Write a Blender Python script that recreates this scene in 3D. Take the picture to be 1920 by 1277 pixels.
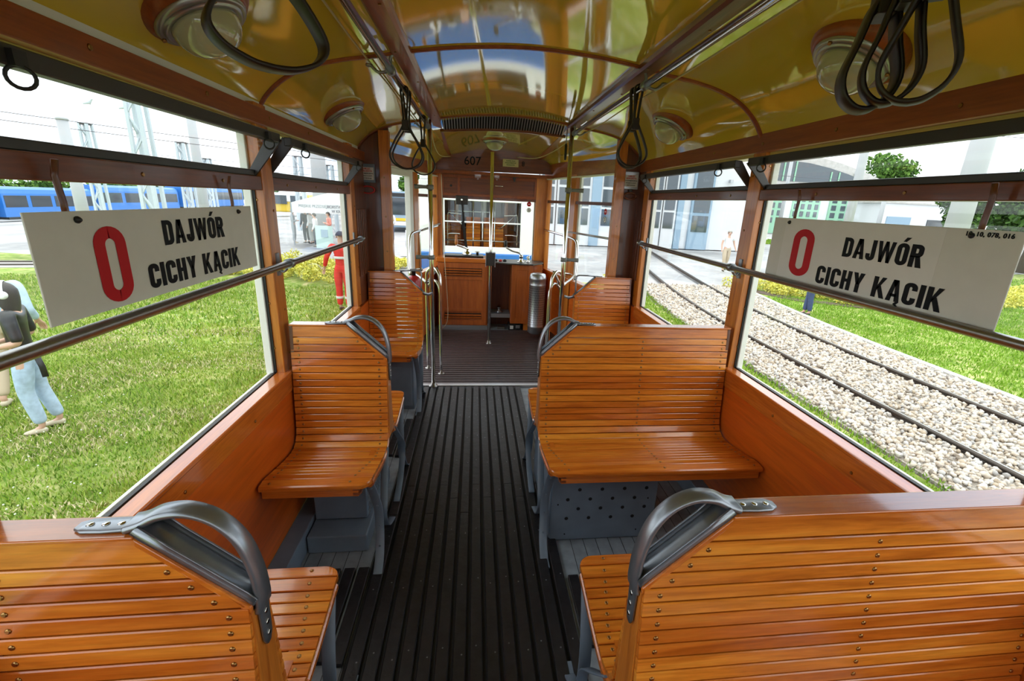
import bpy, bmesh, math, random
import numpy as np
from mathutils import Vector, Matrix, Euler
random.seed(7); rng = np.random.default_rng(7)
for o in list(bpy.data.objects): bpy.data.objects.remove(o)
scene = bpy.context.scene
COL = scene.collection
PI = math.pi
GZ = -1.05            # ground outside, tram floor is z = 0

# ------------------------------------------------------------------ camera
cam_d = bpy.data.cameras.new('camera'); cam = bpy.data.objects.new('camera', cam_d); COL.objects.link(cam)
scene.camera = cam
cam_d.sensor_width = 36.0; cam_d.lens = 861.33/1920*36.0
cam_d.shift_x = -40.0/1920; cam_d.shift_y = 0.0
cam_d.clip_start = 0.05; cam_d.clip_end = 600
def unit(v): v = np.array(v, float); return v/np.linalg.norm(v)
_F = unit([893-1000, -(374-638.5), -861.33]); _D = np.array([860-1000, -(3500-638.5), -861.33]); _D = unit(_D-_F*(_D@_F))
_Zc = -_D; _X = np.cross(_F, _Zc)
cam.matrix_world = Matrix([list(_X)+[0.0], list(_F)+[0.0], list(_Zc)+[1.5], [0, 0, 0, 1]])

# ------------------------------------------------------------------ world, sun, exposure
w = bpy.data.worlds.new('sky'); scene.world = w; w.use_nodes = True
nt = w.node_tree; nt.nodes.clear()
wo = nt.nodes.new('ShaderNodeOutputWorld'); bg = nt.nodes.new('ShaderNodeBackground')
tc = nt.nodes.new('ShaderNodeTexCoord'); ns = nt.nodes.new('ShaderNodeTexNoise'); cr = nt.nodes.new('ShaderNodeValToRGB')
ns.inputs['Scale'].default_value = 2.2; ns.inputs['Detail'].default_value = 5
cr.color_ramp.elements[0].position = .36; cr.color_ramp.elements[0].color = (.62, .78, 1.0, 1)
cr.color_ramp.elements[1].position = .52; cr.color_ramp.elements[1].color = (.96, .98, 1.0, 1)
nt.links.new(tc.outputs['Generated'], ns.inputs['Vector']); nt.links.new(ns.outputs['Fac'], cr.inputs['Fac'])
nt.links.new(cr.outputs['Color'], bg.inputs['Color']); bg.inputs['Strength'].default_value = 1.05
nt.links.new(bg.outputs['Background'], wo.inputs['Surface'])
sd = bpy.data.lights.new('sun', 'SUN'); sd.energy = .7; sd.angle = math.radians(80); sd.color = (1, .96, .88)
sun = bpy.data.objects.new('sun', sd); COL.objects.link(sun); sun.rotation_euler = (math.radians(-12), math.radians(6), 0)
scene.view_settings.view_transform = 'Standard'; scene.view_settings.look = 'None'
scene.view_settings.exposure = 1.4; scene.view_settings.gamma = 1.0
scene.view_settings.use_curve_mapping = False

# ------------------------------------------------------------------ materials
def new_mat(name):
    m = bpy.data.materials.new(name); m.use_nodes = True
    n = m.node_tree; return m, n, n.nodes['Principled BSDF']
def setp(b, **k):
    for a, v in k.items(): b.inputs[a.replace('_', ' ')].default_value = v
def plain(name, col, rough=.5, metal=0.0, spec=.5, var=.0, scale=8.0, bump=0.0, coat=0.0):
    m, n, b = new_mat(name); setp(b, Roughness=rough, Metallic=metal); b.inputs['Specular IOR Level'].default_value = spec
    b.inputs['Coat Weight'].default_value = coat; b.inputs['Coat Roughness'].default_value = .05
    b.inputs['Base Color'].default_value = (*col, 1)
    if var > 0 or bump > 0:
        t = n.nodes.new('ShaderNodeTexCoord'); z = n.nodes.new('ShaderNodeTexNoise'); z.inputs['Scale'].default_value = scale; z.inputs['Detail'].default_value = 6
        n.links.new(t.outputs['Object'], z.inputs['Vector'])
        if var > 0:
            mr = n.nodes.new('ShaderNodeMapRange'); mr.inputs['From Min'].default_value = .3; mr.inputs['From Max'].default_value = .7
            mr.inputs['To Min'].default_value = 1-var; mr.inputs['To Max'].default_value = 1+var
            n.links.new(z.outputs['Fac'], mr.inputs['Value'])
            vm = n.nodes.new('ShaderNodeVectorMath'); vm.operation = 'SCALE'; vm.inputs[0].default_value = col
            n.links.new(mr.outputs['Result'], vm.inputs['Scale']); n.links.new(vm.outputs['Vector'], b.inputs['Base Color'])
        if bump > 0:
            bp = n.nodes.new('ShaderNodeBump'); bp.inputs['Strength'].default_value = bump; bp.inputs['Distance'].default_value = .01
            n.links.new(z.outputs['Fac'], bp.inputs['Height']); n.links.new(bp.outputs['Normal'], b.inputs['Normal'])
    return m
def wood(name, dark, mid, light, axis='X', rough=.28, coat=.5, island=.0, sc=1.0):
    """varnished timber, grain runs along the given object axis; island = tone change from board to board"""
    m, n, b = new_mat(name); L = n.links
    t = n.nodes.new('ShaderNodeTexCoord'); mp = n.nodes.new('ShaderNodeMapping')
    k = {'X': (1.6, 22, 22), 'Y': (22, 1.6, 22), 'Z': (22, 22, 1.6)}[axis]
    mp.inputs['Scale'].default_value = [q*sc for q in k]
    L.new(t.outputs['Object'], mp.inputs['Vector'])
    src = mp.outputs['Vector']
    geo = n.nodes.new('ShaderNodeNewGeometry')
    if island > 0:
        cx = n.nodes.new('ShaderNodeCombineXYZ')
        mu = n.nodes.new('ShaderNodeMath'); mu.operation = 'MULTIPLY'; mu.inputs[1].default_value = 37.0
        L.new(geo.outputs['Random Per Island'], mu.inputs[0])
        for i in range(3): L.new(mu.outputs[0], cx.inputs[i])
        ad = n.nodes.new('ShaderNodeVectorMath'); ad.operation = 'ADD'
        L.new(src, ad.inputs[0]); L.new(cx.outputs[0], ad.inputs[1]); src = ad.outputs[0]
    n1 = n.nodes.new('ShaderNodeTexNoise'); n1.inputs['Scale'].default_value = 1.3; n1.inputs['Detail'].default_value = 7; n1.inputs['Roughness'].default_value = .65; n1.inputs['Distortion'].default_value = .6
    L.new(src, n1.inputs['Vector'])
    n2 = n.nodes.new('ShaderNodeTexNoise'); n2.inputs['Scale'].default_value = 7; n2.inputs['Detail'].default_value = 3
    L.new(src, n2.inputs['Vector'])
    ra = n.nodes.new('ShaderNodeValToRGB'); e = ra.color_ramp.elements
    e[0].position = .30; e[0].color = (*dark, 1); e[1].position = .72; e[1].color = (*light, 1)
    q = e.new(.5); q.color = (*mid, 1)
    L.new(n1.outputs['Fac'], ra.inputs['Fac'])
    mr = n.nodes.new('ShaderNodeMapRange'); mr.inputs['From Min'].default_value = .3; mr.inputs['From Max'].default_value = .62
    mr.inputs['To Min'].default_value = .84; mr.inputs['To Max'].default_value = 1.04
    L.new(n2.outputs['Fac'], mr.inputs['Value'])
    sc1 = n.nodes.new('ShaderNodeVectorMath'); sc1.operation = 'SCALE'
    L.new(ra.outputs['Color'], sc1.inputs[0]); L.new(mr.outputs['Result'], sc1.inputs['Scale'])
    out = sc1.outputs['Vector']
    if island > 0:
        m2 = n.nodes.new('ShaderNodeMapRange'); m2.inputs['To Min'].default_value = 1-island; m2.inputs['To Max'].default_value = 1+island
        L.new(geo.outputs['Random Per Island'], m2.inputs['Value'])
        sc2 = n.nodes.new('ShaderNodeVectorMath'); sc2.operation = 'MULTIPLY'
        cb = n.nodes.new('ShaderNodeCombineXYZ'); 
        pw = n.nodes.new('ShaderNodeMath'); pw.operation = 'POWER'; pw.inputs[1].default_value = 2.0
        L.new(m2.outputs['Result'], cb.inputs[0]); L.new(m2.outputs['Result'], pw.inputs[0]); L.new(pw.outputs[0], cb.inputs[1]); L.new(pw.outputs[0], cb.inputs[2])
        L.new(out, sc2.inputs[0]); L.new(cb.outputs[0], sc2.inputs[1]); out = sc2.outputs[0]
    L.new(out, b.inputs['Base Color'])
    setp(b, Roughness=rough); b.inputs['Coat Weight'].default_value = coat; b.inputs['Coat Roughness'].default_value = .08
    bp = n.nodes.new('ShaderNodeBump'); bp.inputs['Strength'].default_value = .12; bp.inputs['Distance'].default_value = .002
    L.new(n2.outputs['Fac'], bp.inputs['Height']); L.new(bp.outputs['Normal'], b.inputs['Normal'])
    return m
def glass(name, tint=(1, 1, 1), refl=1.0):
    m, n, b = new_mat(name); n.nodes.remove(b); L = n.links
    tr = n.nodes.new('ShaderNodeBsdfTransparent'); gl = n.nodes.new('ShaderNodeBsdfGlossy'); fr = n.nodes.new('ShaderNodeLayerWeight'); mx = n.nodes.new('ShaderNodeMixShader')
    tr.inputs['Color'].default_value = (*tint, 1); gl.inputs['Roughness'].default_value = .0; fr.inputs['Blend'].default_value = .5
    pw = n.nodes.new('ShaderNodeMath'); pw.operation = 'POWER'; pw.inputs[1].default_value = 5.0
    mm = n.nodes.new('ShaderNodeMath'); mm.operation = 'MULTIPLY_ADD'; mm.inputs[1].default_value = .75*refl; mm.inputs[2].default_value = .03*refl
    L.new(fr.outputs['Facing'], pw.inputs[0]); L.new(pw.outputs[0], mm.inputs[0]); L.new(mm.outputs[0], mx.inputs['Fac']); L.new(tr.outputs[0], mx.inputs[1]); L.new(gl.outputs[0], mx.inputs[2])
    L.new(mx.outputs[0], n.nodes['Material Output'].inputs['Surface'])
    return m
M = {}
M['slat'] = wood('oak_slats', (.42, .100, .009), (.66, .190, .019), (.80, .295, .036), 'X', .20, .6, .19)
M['board'] = wood('oak_board', (.46, .105, .010), (.60, .155, .016), (.72, .225, .026), 'X', .2, .9)
M['boardz'] = wood('oak_upright', (.38, .10, .010), (.56, .175, .020), (.70, .25, .032), 'Z', .3, .4)
M['boardy'] = wood('oak_sill', (.42, .09, .009), (.58, .145, .016), (.70, .20, .025), 'Y', .2, 1.0)
M['panel'] = wood('veneer_panel', (.50, .088, .007), (.60, .115, .010), (.68, .145, .013), 'Y', .30, .3, sc=.45)
M['dark'] = wood('mahogany_rail', (.10, .022, .008), (.165, .038, .011), (.22, .056, .015), 'Y', .35, .3)
M['darkz'] = wood('mahogany_upright', (.085, .020, .006), (.135, .034, .009), (.18, .052, .012), 'Z', .35, .3)
M['darkx'] = wood('mahogany_cross', (.12, .028, .007), (.19, .048, .011), (.26, .072, .015), 'X', .35, .3)
M['cab'] = wood('cabinet_oak', (.30, .065, .008), (.42, .10, .013), (.50, .135, .019), 'Z', .35, .3, sc=.7)
M['cornice'] = wood('cornice_wood', (.21, .044, .007), (.30, .066, .009), (.36, .090, .012), 'Y', .4, .2)
M['yellow'] = plain('yellow_enamel_ceiling', (.70, .53, .05), .06, spec=.9, coat=1.0)
M['soffit'] = plain('yellow_soffit', (.62, .50, .10), .3)
M['white'] = plain('white_paint', (.80, .80, .76), .4)
M['cream'] = plain('cream_paint', (.72, .66, .50), .4, var=.08)
M['black'] = plain('black_rubber', (.012, .012, .012), .5)
M['seal'] = plain('dark_frame_metal', (.055, .050, .045), .35, metal=.4)
M['steel'] = plain('brushed_steel', (.33, .32, .30), .30, metal=1.0, var=.08, scale=30)
M['chrome'] = plain('chrome', (.74, .74, .72), .10, metal=1.0)
M['cast'] = plain('cast_iron_grey', (.27, .29, .32), .30, metal=.8, var=.15, scale=18)
M['grey'] = plain('blue_grey_paint', (.15, .20, .265), .4, var=.12, scale=10)
M['greyfloor'] = plain('blue_grey_floor', (.24, .28, .32), .5, var=.25, scale=14, bump=.2)
M['brass'] = plain('brass_screw', (.36, .20, .07), .3, metal=1.0)
M['leather'] = plain('dark_brown_leather', (.016, .008, .007), .42, spec=.45)
M['floorslat'] = plain('black_brown_floor_batten', (.0125, .0115, .014), .42, var=.45, scale=30, bump=.25)
M['floorgap'] = plain('floor_gap', (.008, .007, .008), .7)
M['platslat'] = plain('platform_batten', (.050, .034, .036), .36, var=.3, scale=30)
M['alu'] = plain('aluminium_strip', (.55, .56, .58), .3, metal=.9)
M['sign'] = plain('sign_white', (.66, .65, .60), .45, var=.03, scale=20)
M['signin'] = plain('sign_white_sheet', (.72, .71, .68), .5, var=.02, scale=20)
M['red'] = plain('red_lettering', (.50, .006, .012), .5, spec=.2)
M['ink'] = plain('black_lettering', (.008, .009, .012), .6, spec=.15)
M['opal'] = plain('frosted_lamp_glass', (.45, .45, .31), .08, coat=.8)
M['paper'] = plain('paper_label', (.62, .62, .58), .6)
M['creamlab'] = plain('cream_label', (.66, .60, .38), .5)
M['redpl'] = plain('red_plastic', (.42, .02, .02), .3)
M['glass'] = glass('window_glass', (.97, .99, .98), .8)
M['zinc'] = plain('galvanised_sheet', (.42, .44, .46), .32, metal=.85, var=.1, scale=12)
M['hole'] = plain('dark_hole', (.006, .006, .008), .8)
M['rope'] = plain('cream_cord', (.55, .47, .30), .7)
M['grip'] = plain('grey_grip_rubber', (.20, .21, .19), .45)

# ------------------------------------------------------------------ mesh helpers
class MB:
    def __init__(s): s.v = []; s.f = []; s.mi = []; s.sm = []; s.m = 0; s.smooth = False
    def face(s, idx): s.f.append(tuple(idx)); s.mi.append(s.m); s.sm.append(s.smooth)
    def add(s, vs): b = len(s.v); s.v.extend([tuple(q) for q in vs]); return b
    def box(s, x0, x1, y0, y1, z0, z1):
        x0, x1 = sorted((x0, x1)); y0, y1 = sorted((y0, y1)); z0, z1 = sorted((z0, z1))
        b = s.add([(x, y, z) for z in (z0, z1) for y in (y0, y1) for x in (x0, x1)])
        for q in ((0, 2, 3, 1), (4, 5, 7, 6), (0, 1, 5, 4), (2, 6, 7, 3), (0, 4, 6, 2), (1, 3, 7, 5)): s.face([b+i for i in q])
        return s
    def hexa(s, p):   # 8 points, same order as box
        b = s.add(p)
        for q in ((0, 2, 3, 1), (4, 5, 7, 6), (0, 1, 5, 4), (2, 6, 7, 3), (0, 4, 6, 2), (1, 3, 7, 5)): s.face([b+i for i in q])
        return s
    def bar(s, a, b_, wd, th, up=(0, 0, 1)):
        a = Vector(a); c = Vector(b_); t = (c-a).normalized(); u = Vector(up); sx = t.cross(u)
        if sx.length < 1e-4: sx = t.cross(Vector((1, 0, 0)))
        sx.normalize(); uu = sx.cross(t).normalized()
        P = []
        for q in (a, c):
            for j in (-1, 1):
                for i in (-1, 1): P.append(q+sx*i*wd/2+uu*j*th/2)
        b = s.add(P)
        for q in ((0, 2, 3, 1), (4, 5, 7, 6), (0, 1, 5, 4), (2, 6, 7, 3), (0, 4, 6, 2), (1, 3, 7, 5)): s.face([b+i for i in q])
        return s
    def tube(s, pts, r, n=12, cap=True, closed=False):
        sm = s.smooth; s.smooth = True
        P = [Vector(p) for p in pts]; N = len(P); rr = r if isinstance(r, (list, tuple)) else [r]*N
        if closed: T = [(P[(i+1) % N]-P[i-1]).normalized() for i in range(N)]
        else: T = [(P[min(i+1, N-1)]-P[max(i-1, 0)]).normalized() for i in range(N)]
        nrm = T[0].orthogonal().normalized(); rings = []
        for i in range(N):
            nrm = (nrm-T[i]*nrm.dot(T[i]))
            nrm = nrm.normalized() if nrm.length > 1e-6 else T[i].orthogonal().normalized()
            bi = T[i].cross(nrm)
            rings.append(s.add([P[i]+(nrm*math.cos(2*PI*k/n)+bi*math.sin(2*PI*k/n))*rr[i] for k in range(n)]))
        for i in range(N if closed else N-1):
            a, b = rings[i], rings[(i+1) % N]
            for k in range(n): s.face((a+k, a+(k+1) % n, b+(k+1) % n, b+k))
        s.smooth = False
        if cap and not closed:
            s.face([rings[0]+k for k in range(n)][::-1]); s.face([rings[-1]+k for k in range(n)])
        s.smooth = sm; return s
    def strip(s, pts, side, wd, th, closed=False, smooth=True):
        """flat strap: path pts, side = width direction (fixed vector or list)"""
        P = [Vector(p) for p in pts]; N = len(P); rings = []
        for i in range(N):
            t = ((P[(i+1) % N]-P[i-1]) if closed else (P[min(i+1, N-1)]-P[max(i-1, 0)])).normalized()
            sd_ = Vector(side[i] if isinstance(side, list) else side); sd_ = (sd_-t*sd_.dot(t)).normalized(); nn = t.cross(sd_)
            wi = wd[i] if isinstance(wd, list) else wd; ti = th[i] if isinstance(th, list) else th
            c = .3*ti
            q = [(-wi/2, -ti/2+c), (-wi/2+c, -ti/2), (wi/2-c, -ti/2), (wi/2, -ti/2+c), (wi/2, ti/2-c), (wi/2-c, ti/2), (-wi/2+c, ti/2), (-wi/2, ti/2-c)]
            rings.append(s.add([P[i]+sd_*a+nn*b for a, b in q]))
        sm = s.smooth; s.smooth = smooth
        for i in range(N if closed else N-1):
            a, b = rings[i], rings[(i+1) % N]
            for k in range(8): s.face((a+k, a+(k+1) % 8, b+(k+1) % 8, b+k))
        s.smooth = False
        if not closed: s.face([rings[0]+k for k in range(8)][::-1]); s.face([rings[-1]+k for k in range(8)])
        s.smooth = sm; return s
    def lathe(s, prof, c=(0, 0, 0), axis=(0, 0, 1), n=24, smooth=True):
        c = Vector(c); az = Vector(axis).normalized(); ax = az.orthogonal().normalized(); ay = az.cross(ax); rings = []
        for r, z in prof:
            rings.append(s.add([c+az*z+(ax*math.cos(2*PI*k/n)+ay*math.sin(2*PI*k/n))*max(r, 1e-5) for k in range(n)]))
        sm = s.smooth; s.smooth = smooth
        for i in range(len(rings)-1):
            a, b = rings[i], rings[i+1]
            for k in range(n): s.face((a+k, a+(k+1) % n, b+(k+1) % n, b+k))
        s.smooth = False
        s.face([rings[0]+k for k in range(n)][::-1]); s.face([rings[-1]+k for k in range(n)])
        s.smooth = sm; return s
    def cyl(s, a, b, r, n=16):
        a = Vector(a); b = Vector(b); return s.lathe([(r, 0), (r, (b-a).length)], a, b-a, n, True)
    def prism(s, poly, o, u, v, d):
        """poly 2d in plane (origin o, axes u v), extruded along vector d"""
        o = Vector(o); u = Vector(u); v = Vector(v); d = Vector(d); n = len(poly)
        b = s.add([o+u*a+v*c for a, c in poly]+[o+u*a+v*c+d for a, c in poly])
        s.face([b+i for i in range(n)][::-1]); s.face([b+n+i for i in range(n)])
        for i in range(n): s.face((b+i, b+(i+1) % n, b+n+(i+1) % n, b+n+i))
        return s
    def build(s, name, mats, parent=None, bevel=0, seg=2, label=None):
        me = bpy.data.meshes.new(name); me.from_pydata(s.v, [], s.f)
        if not isinstance(mats, (list, tuple)): mats = [mats]
        for m in mats: me.materials.append(M[m] if isinstance(m, str) else m)
        me.polygons.foreach_set('material_index', s.mi); me.polygons.foreach_set('use_smooth', s.sm)
        bm = bmesh.new(); bm.from_mesh(me); bmesh.ops.recalc_face_normals(bm, faces=bm.faces); bm.to_mesh(me); bm.free()
        o = bpy.data.objects.new(name, me); COL.objects.link(o)
        if parent: o.parent = parent
        if label: o['label'] = label
        if bevel:
            b = o.modifiers.new('bevel', 'BEVEL'); b.width = bevel; b.segments = seg; b.limit_method = 'ANGLE'; b.angle_limit = math.radians(40)
        return o
def tag(o, label=None, cat=None, group=None, kind=None):
    if label: o['label'] = label
    if cat: o['category'] = cat
    if group: o['group'] = group
    if kind: o['kind'] = kind
    return o
def empty(name, loc=(0, 0, 0), rz=0): 
    o = bpy.data.objects.new(name, None); COL.objects.link(o); o.location = loc; o.rotation_euler = (0, 0, rz); o.empty_display_size = .1; return o
def struct(o): o['kind'] = 'structure'; return o
def copy_tree(o, parent=None):
    c = o.copy(); COL.objects.link(c); c.parent = parent
    for ch in [q for q in KIDS.get(o.name, [])]: copy_tree(ch, c)
    return c
KIDS = {}
def index_kids():
    KIDS.clear()
    for o in bpy.data.objects:
        if o.parent: KIDS.setdefault(o.parent.name, []).append(o)
def text(name, body, size, origin, ux, uz, mat, parent=None, ext=.0008, sx=1.0, bold=0.0, align='CENTER', sp=1.0):
    """flat lettering lying in the plane of ux (reading direction) and uz (up); converted to a mesh"""
    cu = bpy.data.curves.new(name, 'FONT'); cu.body = body; cu.size = size; cu.extrude = ext; cu.offset = bold; cu.space_character = sp; cu.align_x = align; cu.align_y = 'CENTER'
    t = bpy.data.objects.new(name, cu); COL.objects.link(t); bpy.context.view_layer.update()
    dg = bpy.context.evaluated_depsgraph_get(); me = bpy.data.meshes.new_from_object(t.evaluated_get(dg))
    bpy.data.objects.remove(t)
    ux = Vector(ux).normalized(); uz = Vector(uz).normalized(); n = ux.cross(uz)
    me.transform(Matrix.Diagonal((sx, 1, 1, 1)))
    me.transform(Matrix(((ux.x, uz.x, n.x, origin[0]), (ux.y, uz.y, n.y, origin[1]), (ux.z, uz.z, n.z, origin[2]), (0, 0, 0, 1))))
    me.materials.clear(); me.materials.append(M[mat] if isinstance(mat, str) else mat)
    o = bpy.data.objects.new(name, me); COL.objects.link(o)
    if parent: o.parent = parent
    return o
def cr_spline(P, n=8):
    P = [Vector(p) for p in P]; out = []
    for i in range(len(P)-1):
        p0 = P[max(i-1, 0)]; p1 = P[i]; p2 = P[i+1]; p3 = P[min(i+2, len(P)-1)]
        for k in range(n):
            t = k/n; out.append(.5*((2*p1)+(p2-p0)*t+(2*p0-5*p1+4*p2-p3)*t*t+(3*p1-p0-3*p2+p3)*t**3))
    out.append(P[-1]); return out
def resample(P, step):
    d = [0]
    for a, b in zip(P, P[1:]): d.append(d[-1]+(b-a).length)
    def at(s):
        s = max(0, min(s, d[-1]))
        for i in range(len(P)-1):
            if s <= d[i+1]+1e-9:
                k = (s-d[i])/max(d[i+1]-d[i], 1e-9); return P[i].lerp(P[i+1], k)
        return P[-1]
    return d[-1], at

# ------------------------------------------------------------------ tram body: walls
XC = .20
#          panel face, glass x, post face, sill z, transom z0, z1, cornice z0, z1, outside dir
SIDE = {'left': dict(s=-1, pf=-.785, gx=-.834, po=-.795, tz0=1.495, tz1=1.545, cz0=1.725, cz1=1.785, name='wall_left'),
        'right': dict(s=1, pf=1.235, gx=1.284, po=1.245, tz0=1.555, tz1=1.600, cz0=1.755, cz1=1.835, name='wall_right')}
PL = {'left': [(-2.95, -2.85), (-1.84, -1.74), (-.60, -.50), (.66, .76), (1.93, 2.025), (3.20, 3.30)], 'right': [(-2.95, -2.85), (-1.84, -1.74), (-.60, -.50), (.66, .76), (2.01, 2.105), (3.39, 3.49)]}
Y0, Y1 = -2.95, 3.62
for key, S_ in SIDE.items():
    POSTS = PL[key]; s = S_['s']; pf = S_['pf']; gx = S_['gx']; out = gx+s*.03
    root = struct(empty(S_['name'], (pf, 0, 0)))
    def wbuild(mb, name, mat, bevel=0):
        o = mb.build(name, mat, root, bevel); o.matrix_parent_inverse = Matrix.Translation((-pf, 0, 0)); return o
    # lower panelling: thin sheet with screwed rail on top
    wbuild(MB().box(pf, out, Y0, Y1, .10, .745), 'lower_panel', 'panel')
    mb = MB().box(pf-s*.006, pf+s*.03, Y0, POSTS[-1][0], .675, .748)
    wbuild(mb, 'panel_rail', 'boardy', .002)
    mb = MB().box(pf-s*.008, gx-s*.004, Y0, POSTS[-1][0], .745, .762)
    wbuild(mb, 'sill_board', 'boardy', .004)
    mb = MB().box(gx-s*.004, gx+s*.006, Y0, POSTS[-1][0], .740, .7655)
    wbuild(mb, 'sill_gasket', 'black')
    mb = MB().box(gx+s*.010, gx+s*.022, Y0, 3.3, .70, .766)
    wbuild(mb, 'outer_sill', 'white', .004)
    mb = MB()
    for k in range(14):
        y = -2.6+k*.42
        mb.lathe([(.006, 0), (.004, .003)], (pf-s*.006, y, .70), (-s, 0, 0), 8)
    wbuild(mb, 'rail_screws', 'brass')
    mb = MB()
    for a, b in POSTS: mb.box(S_['po'], gx+s*.005, a, b, .755, 1.80)
    wbuild(mb, 'posts', 'boardz', .003)
    mb = MB()
    for a, b in POSTS: mb.box(gx+s*.002, gx+s*.030, a-.014, b+.014, .76, 1.78)
    wbuild(mb, 'outer_posts', 'white', .003)
    mb = MB()
    for a, b in POSTS:
        for z in (.83, 1.02, 1.42, 1.66):
            mb.lathe([(.0055, 0), (.004, .003)], (S_['po'], (a+b)/2+.02, z), (-s, 0, 0), 8)
            mb.lathe([(.0055, 0), (.004, .003)], (S_['po']+s*.03, a, z+.04), (0, -1, 0), 8)
    wbuild(mb, 'post_screws', 'brass')
    mb = MB()
    for (a, b), (c, d) in zip(POSTS, POSTS[1:]): mb.box(S_['po']+s*.004, gx+s*.005, b, c, S_['tz0'], S_['tz1'])
    wbuild(mb, 'transom_rails', 'dark', .003)
    mb = MB()
    for (a, b), (c, d) in zip(POSTS, POSTS[1:]):
        for k in range(3): mb.lathe([(.006, 0), (.004, .003)], (S_['po']+s*.004, b+.15+k*.37, (S_['tz0']+S_['tz1'])/2), (-s, 0, 0), 8)
    wbuild(mb, 'transom_screws', 'brass')
    # cornice and outer roof edge
    mb = MB().box(pf-s*.0, gx+s*.0, Y0, Y1, S_['cz0'], S_['cz1'])
    c = wbuild(mb, 'cornice', 'cornice', .004)
    mb = MB()
    for k in range(15): mb.lathe([(.007, 0), (.005, .003)], (pf, -2.7+k*.43, S_['cz0']+.035), (-s, 0, 0), 8)
    wbuild(mb, 'cornice_screws', 'brass')
    wbuild(MB().box(gx-s*.02, gx+s*.05, Y0, Y1, S_['cz0']-.012, S_['cz0']+.03), 'gutter_soffit', 'soffit', .003)
    wbuild(MB().box(gx-s*.01, gx+s*.06, Y0, Y1, S_['cz0']+.025, S_['cz1']+.12), 'outer_roof_edge', 'white')
    # grey skirting duct along the floor
    struct(MB().box(pf-s*.001, pf-s*.075, Y0, 3.5, 0.001, .105).build('skirting_left' if s < 0 else 'skirting_right', 'grey', None, .004))
# windows: one per bay and side, pane, hopper frame leaning inwards, stays and pull rings
wn = 0
for key, S_ in SIDE.items():
    POSTS = PL[key]; s = S_['s']; gx = S_['gx']
    for (a, b), (c, d) in zip(POSTS, POSTS[1:]):
        wn += 1; y0, y1 = b, c; yc = (y0+y1)/2
        r = struct(empty('window_%d' % wn, (gx, yc, .76)))
        inv = Matrix.Translation((-gx, -yc, -.76))
        def wb(mb, name, mat, bevel=0):
            o = mb.build(name, mat, r, bevel); o.matrix_parent_inverse = inv; return o
        wb(MB().box(gx, gx+s*.005, y0, y1, .765, S_['tz0']), 'pane', 'glass')
        fr = MB()
        for yy in (y0, y1-.006): fr.box(gx-s*.008, gx+s*.008, yy, yy+.006, .765, S_['tz0'])
        wb(fr, 'pane_gasket', 'black')
        zb = S_['tz1']; xb = gx-s*.01; xt = gx-s*.105; zt = S_['cz0']-.045
        hop = MB()
        hop.box(xb-s*.012, xb+s*.012, y0+.004, y1-.004, zb, zb+.022)
        hop.bar((xt, y0+.004, zt), (xt, y1-.004, zt), .028, .032, (0, 0, 1))
        hf = wb(hop, 'hopper_frame', 'seal', .003)
        g = MB(); g.hexa([(xb, y0+.01, zb+.02), (xb+s*.004, y0+.01, zb+.02), (xb, y1-.01, zb+.02), (xb+s*.004, y1-.01, zb+.02),
                (xt, y0+.01, zt), (xt+s*.004, y0+.01, zt), (xt, y1-.01, zt), (xt+s*.004, y1-.01, zt)])
        wb(g, 'hopper_pane', 'glass')
        for yy, sg in ((y0+.012, 1), (y1-.012, -1)):
            st = MB().bar((xb, yy, zb+.01), (xt-s*.015, yy, zt), .006, .022, (0, 1, 0)) if False else MB()
            st.hexa([(xb-s*.012, yy-.005, zb), (xb+s*.014, yy-.005, zb+.01), (xb-s*.012, yy+.005, zb), (xb+s*.014, yy+.005, zb+.01),
                     (xt-s*.022, yy-.005, zt-.006), (xt+s*.02, yy-.005, zt+.016), (xt-s*.022, yy+.005, zt-.006), (xt+s*.02, yy+.005, zt+.016)])
            wb(st, 'hopper_stay', 'seal', .001)
        for yy in (y0+.14, y1-.12):
            rg = MB().tube([(xt-s*.018+.012*math.cos(t*PI/8), yy-s*.012*math.cos(t*PI/8), zt-.030+.0165*math.sin(t*PI/8)) for t in range(16)], .0030, 8, closed=True)
            rg.box(xt-s*.024, xt-s*.008, yy-.012, yy+.012, zt-.016, zt+.008)
            wb(rg, 'pull_ring', 'black')

# ------------------------------------------------------------------ floor
struct(MB().box(-.80, 1.25, Y0, 5.75, -.05, 0).build('floor', 'greyfloor'))
fl = struct(empty('trim_1', (0, 0, 0)))
def longslat(mb, x, y0, y1, wd=.043):
    mb.prism([(-wd/2, 0), (wd/2, 0), (wd/2, .013), (wd/2-.003, .016), (-wd/2+.003, .016), (-wd/2, .013)], (x, y0, .001), (1, 0, 0), (0, 0, 1), (0, y1-y0, 0))
mb = MB(); mb.box(-.42, .375, -2.6, 3.56, .0, .0022)
a = mb.build('batten_bed', 'floorgap', fl)
mb = MB(); n = 14
for i in range(n):
    x = -.385+i*.0572
    ys = [-2.6, -1.3+.4*((i*7) % 5)/5, .55+.5*((i*3) % 4)/4, 1.95+.35*((i*5) % 3)/3, 3.56]
    for p, q in zip(ys, ys[1:]): longslat(mb, x, p+.0015, q-.0015)
mb.build('floor_battens', 'floorslat', fl)
mb = MB()
for (ya, yb) in ((1.20, 1.62), (2.50, 2.98), (-.15, .22)):
    for i in range(6):
        longslat(mb, -.445-i*.0572, ya+.012*(i % 2), yb)
    for i in range(15):
        x = .418+i*.0572
        if x < 1.16: longslat(mb, x, ya, yb-.1+.02*(i % 2))
mb.build('legroom_battens', 'floorslat', fl)
mb = MB()
for i in range(14):
    for j in range(11):
        x = -.385+i*.0572; y = .3+j*.3+.03*(i % 2)
        mb.lathe([(.0035, 0), (.0025, .0015)], (x+.008*((i+j) % 2), y, .0165), (0, 0, 1), 6)
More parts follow.
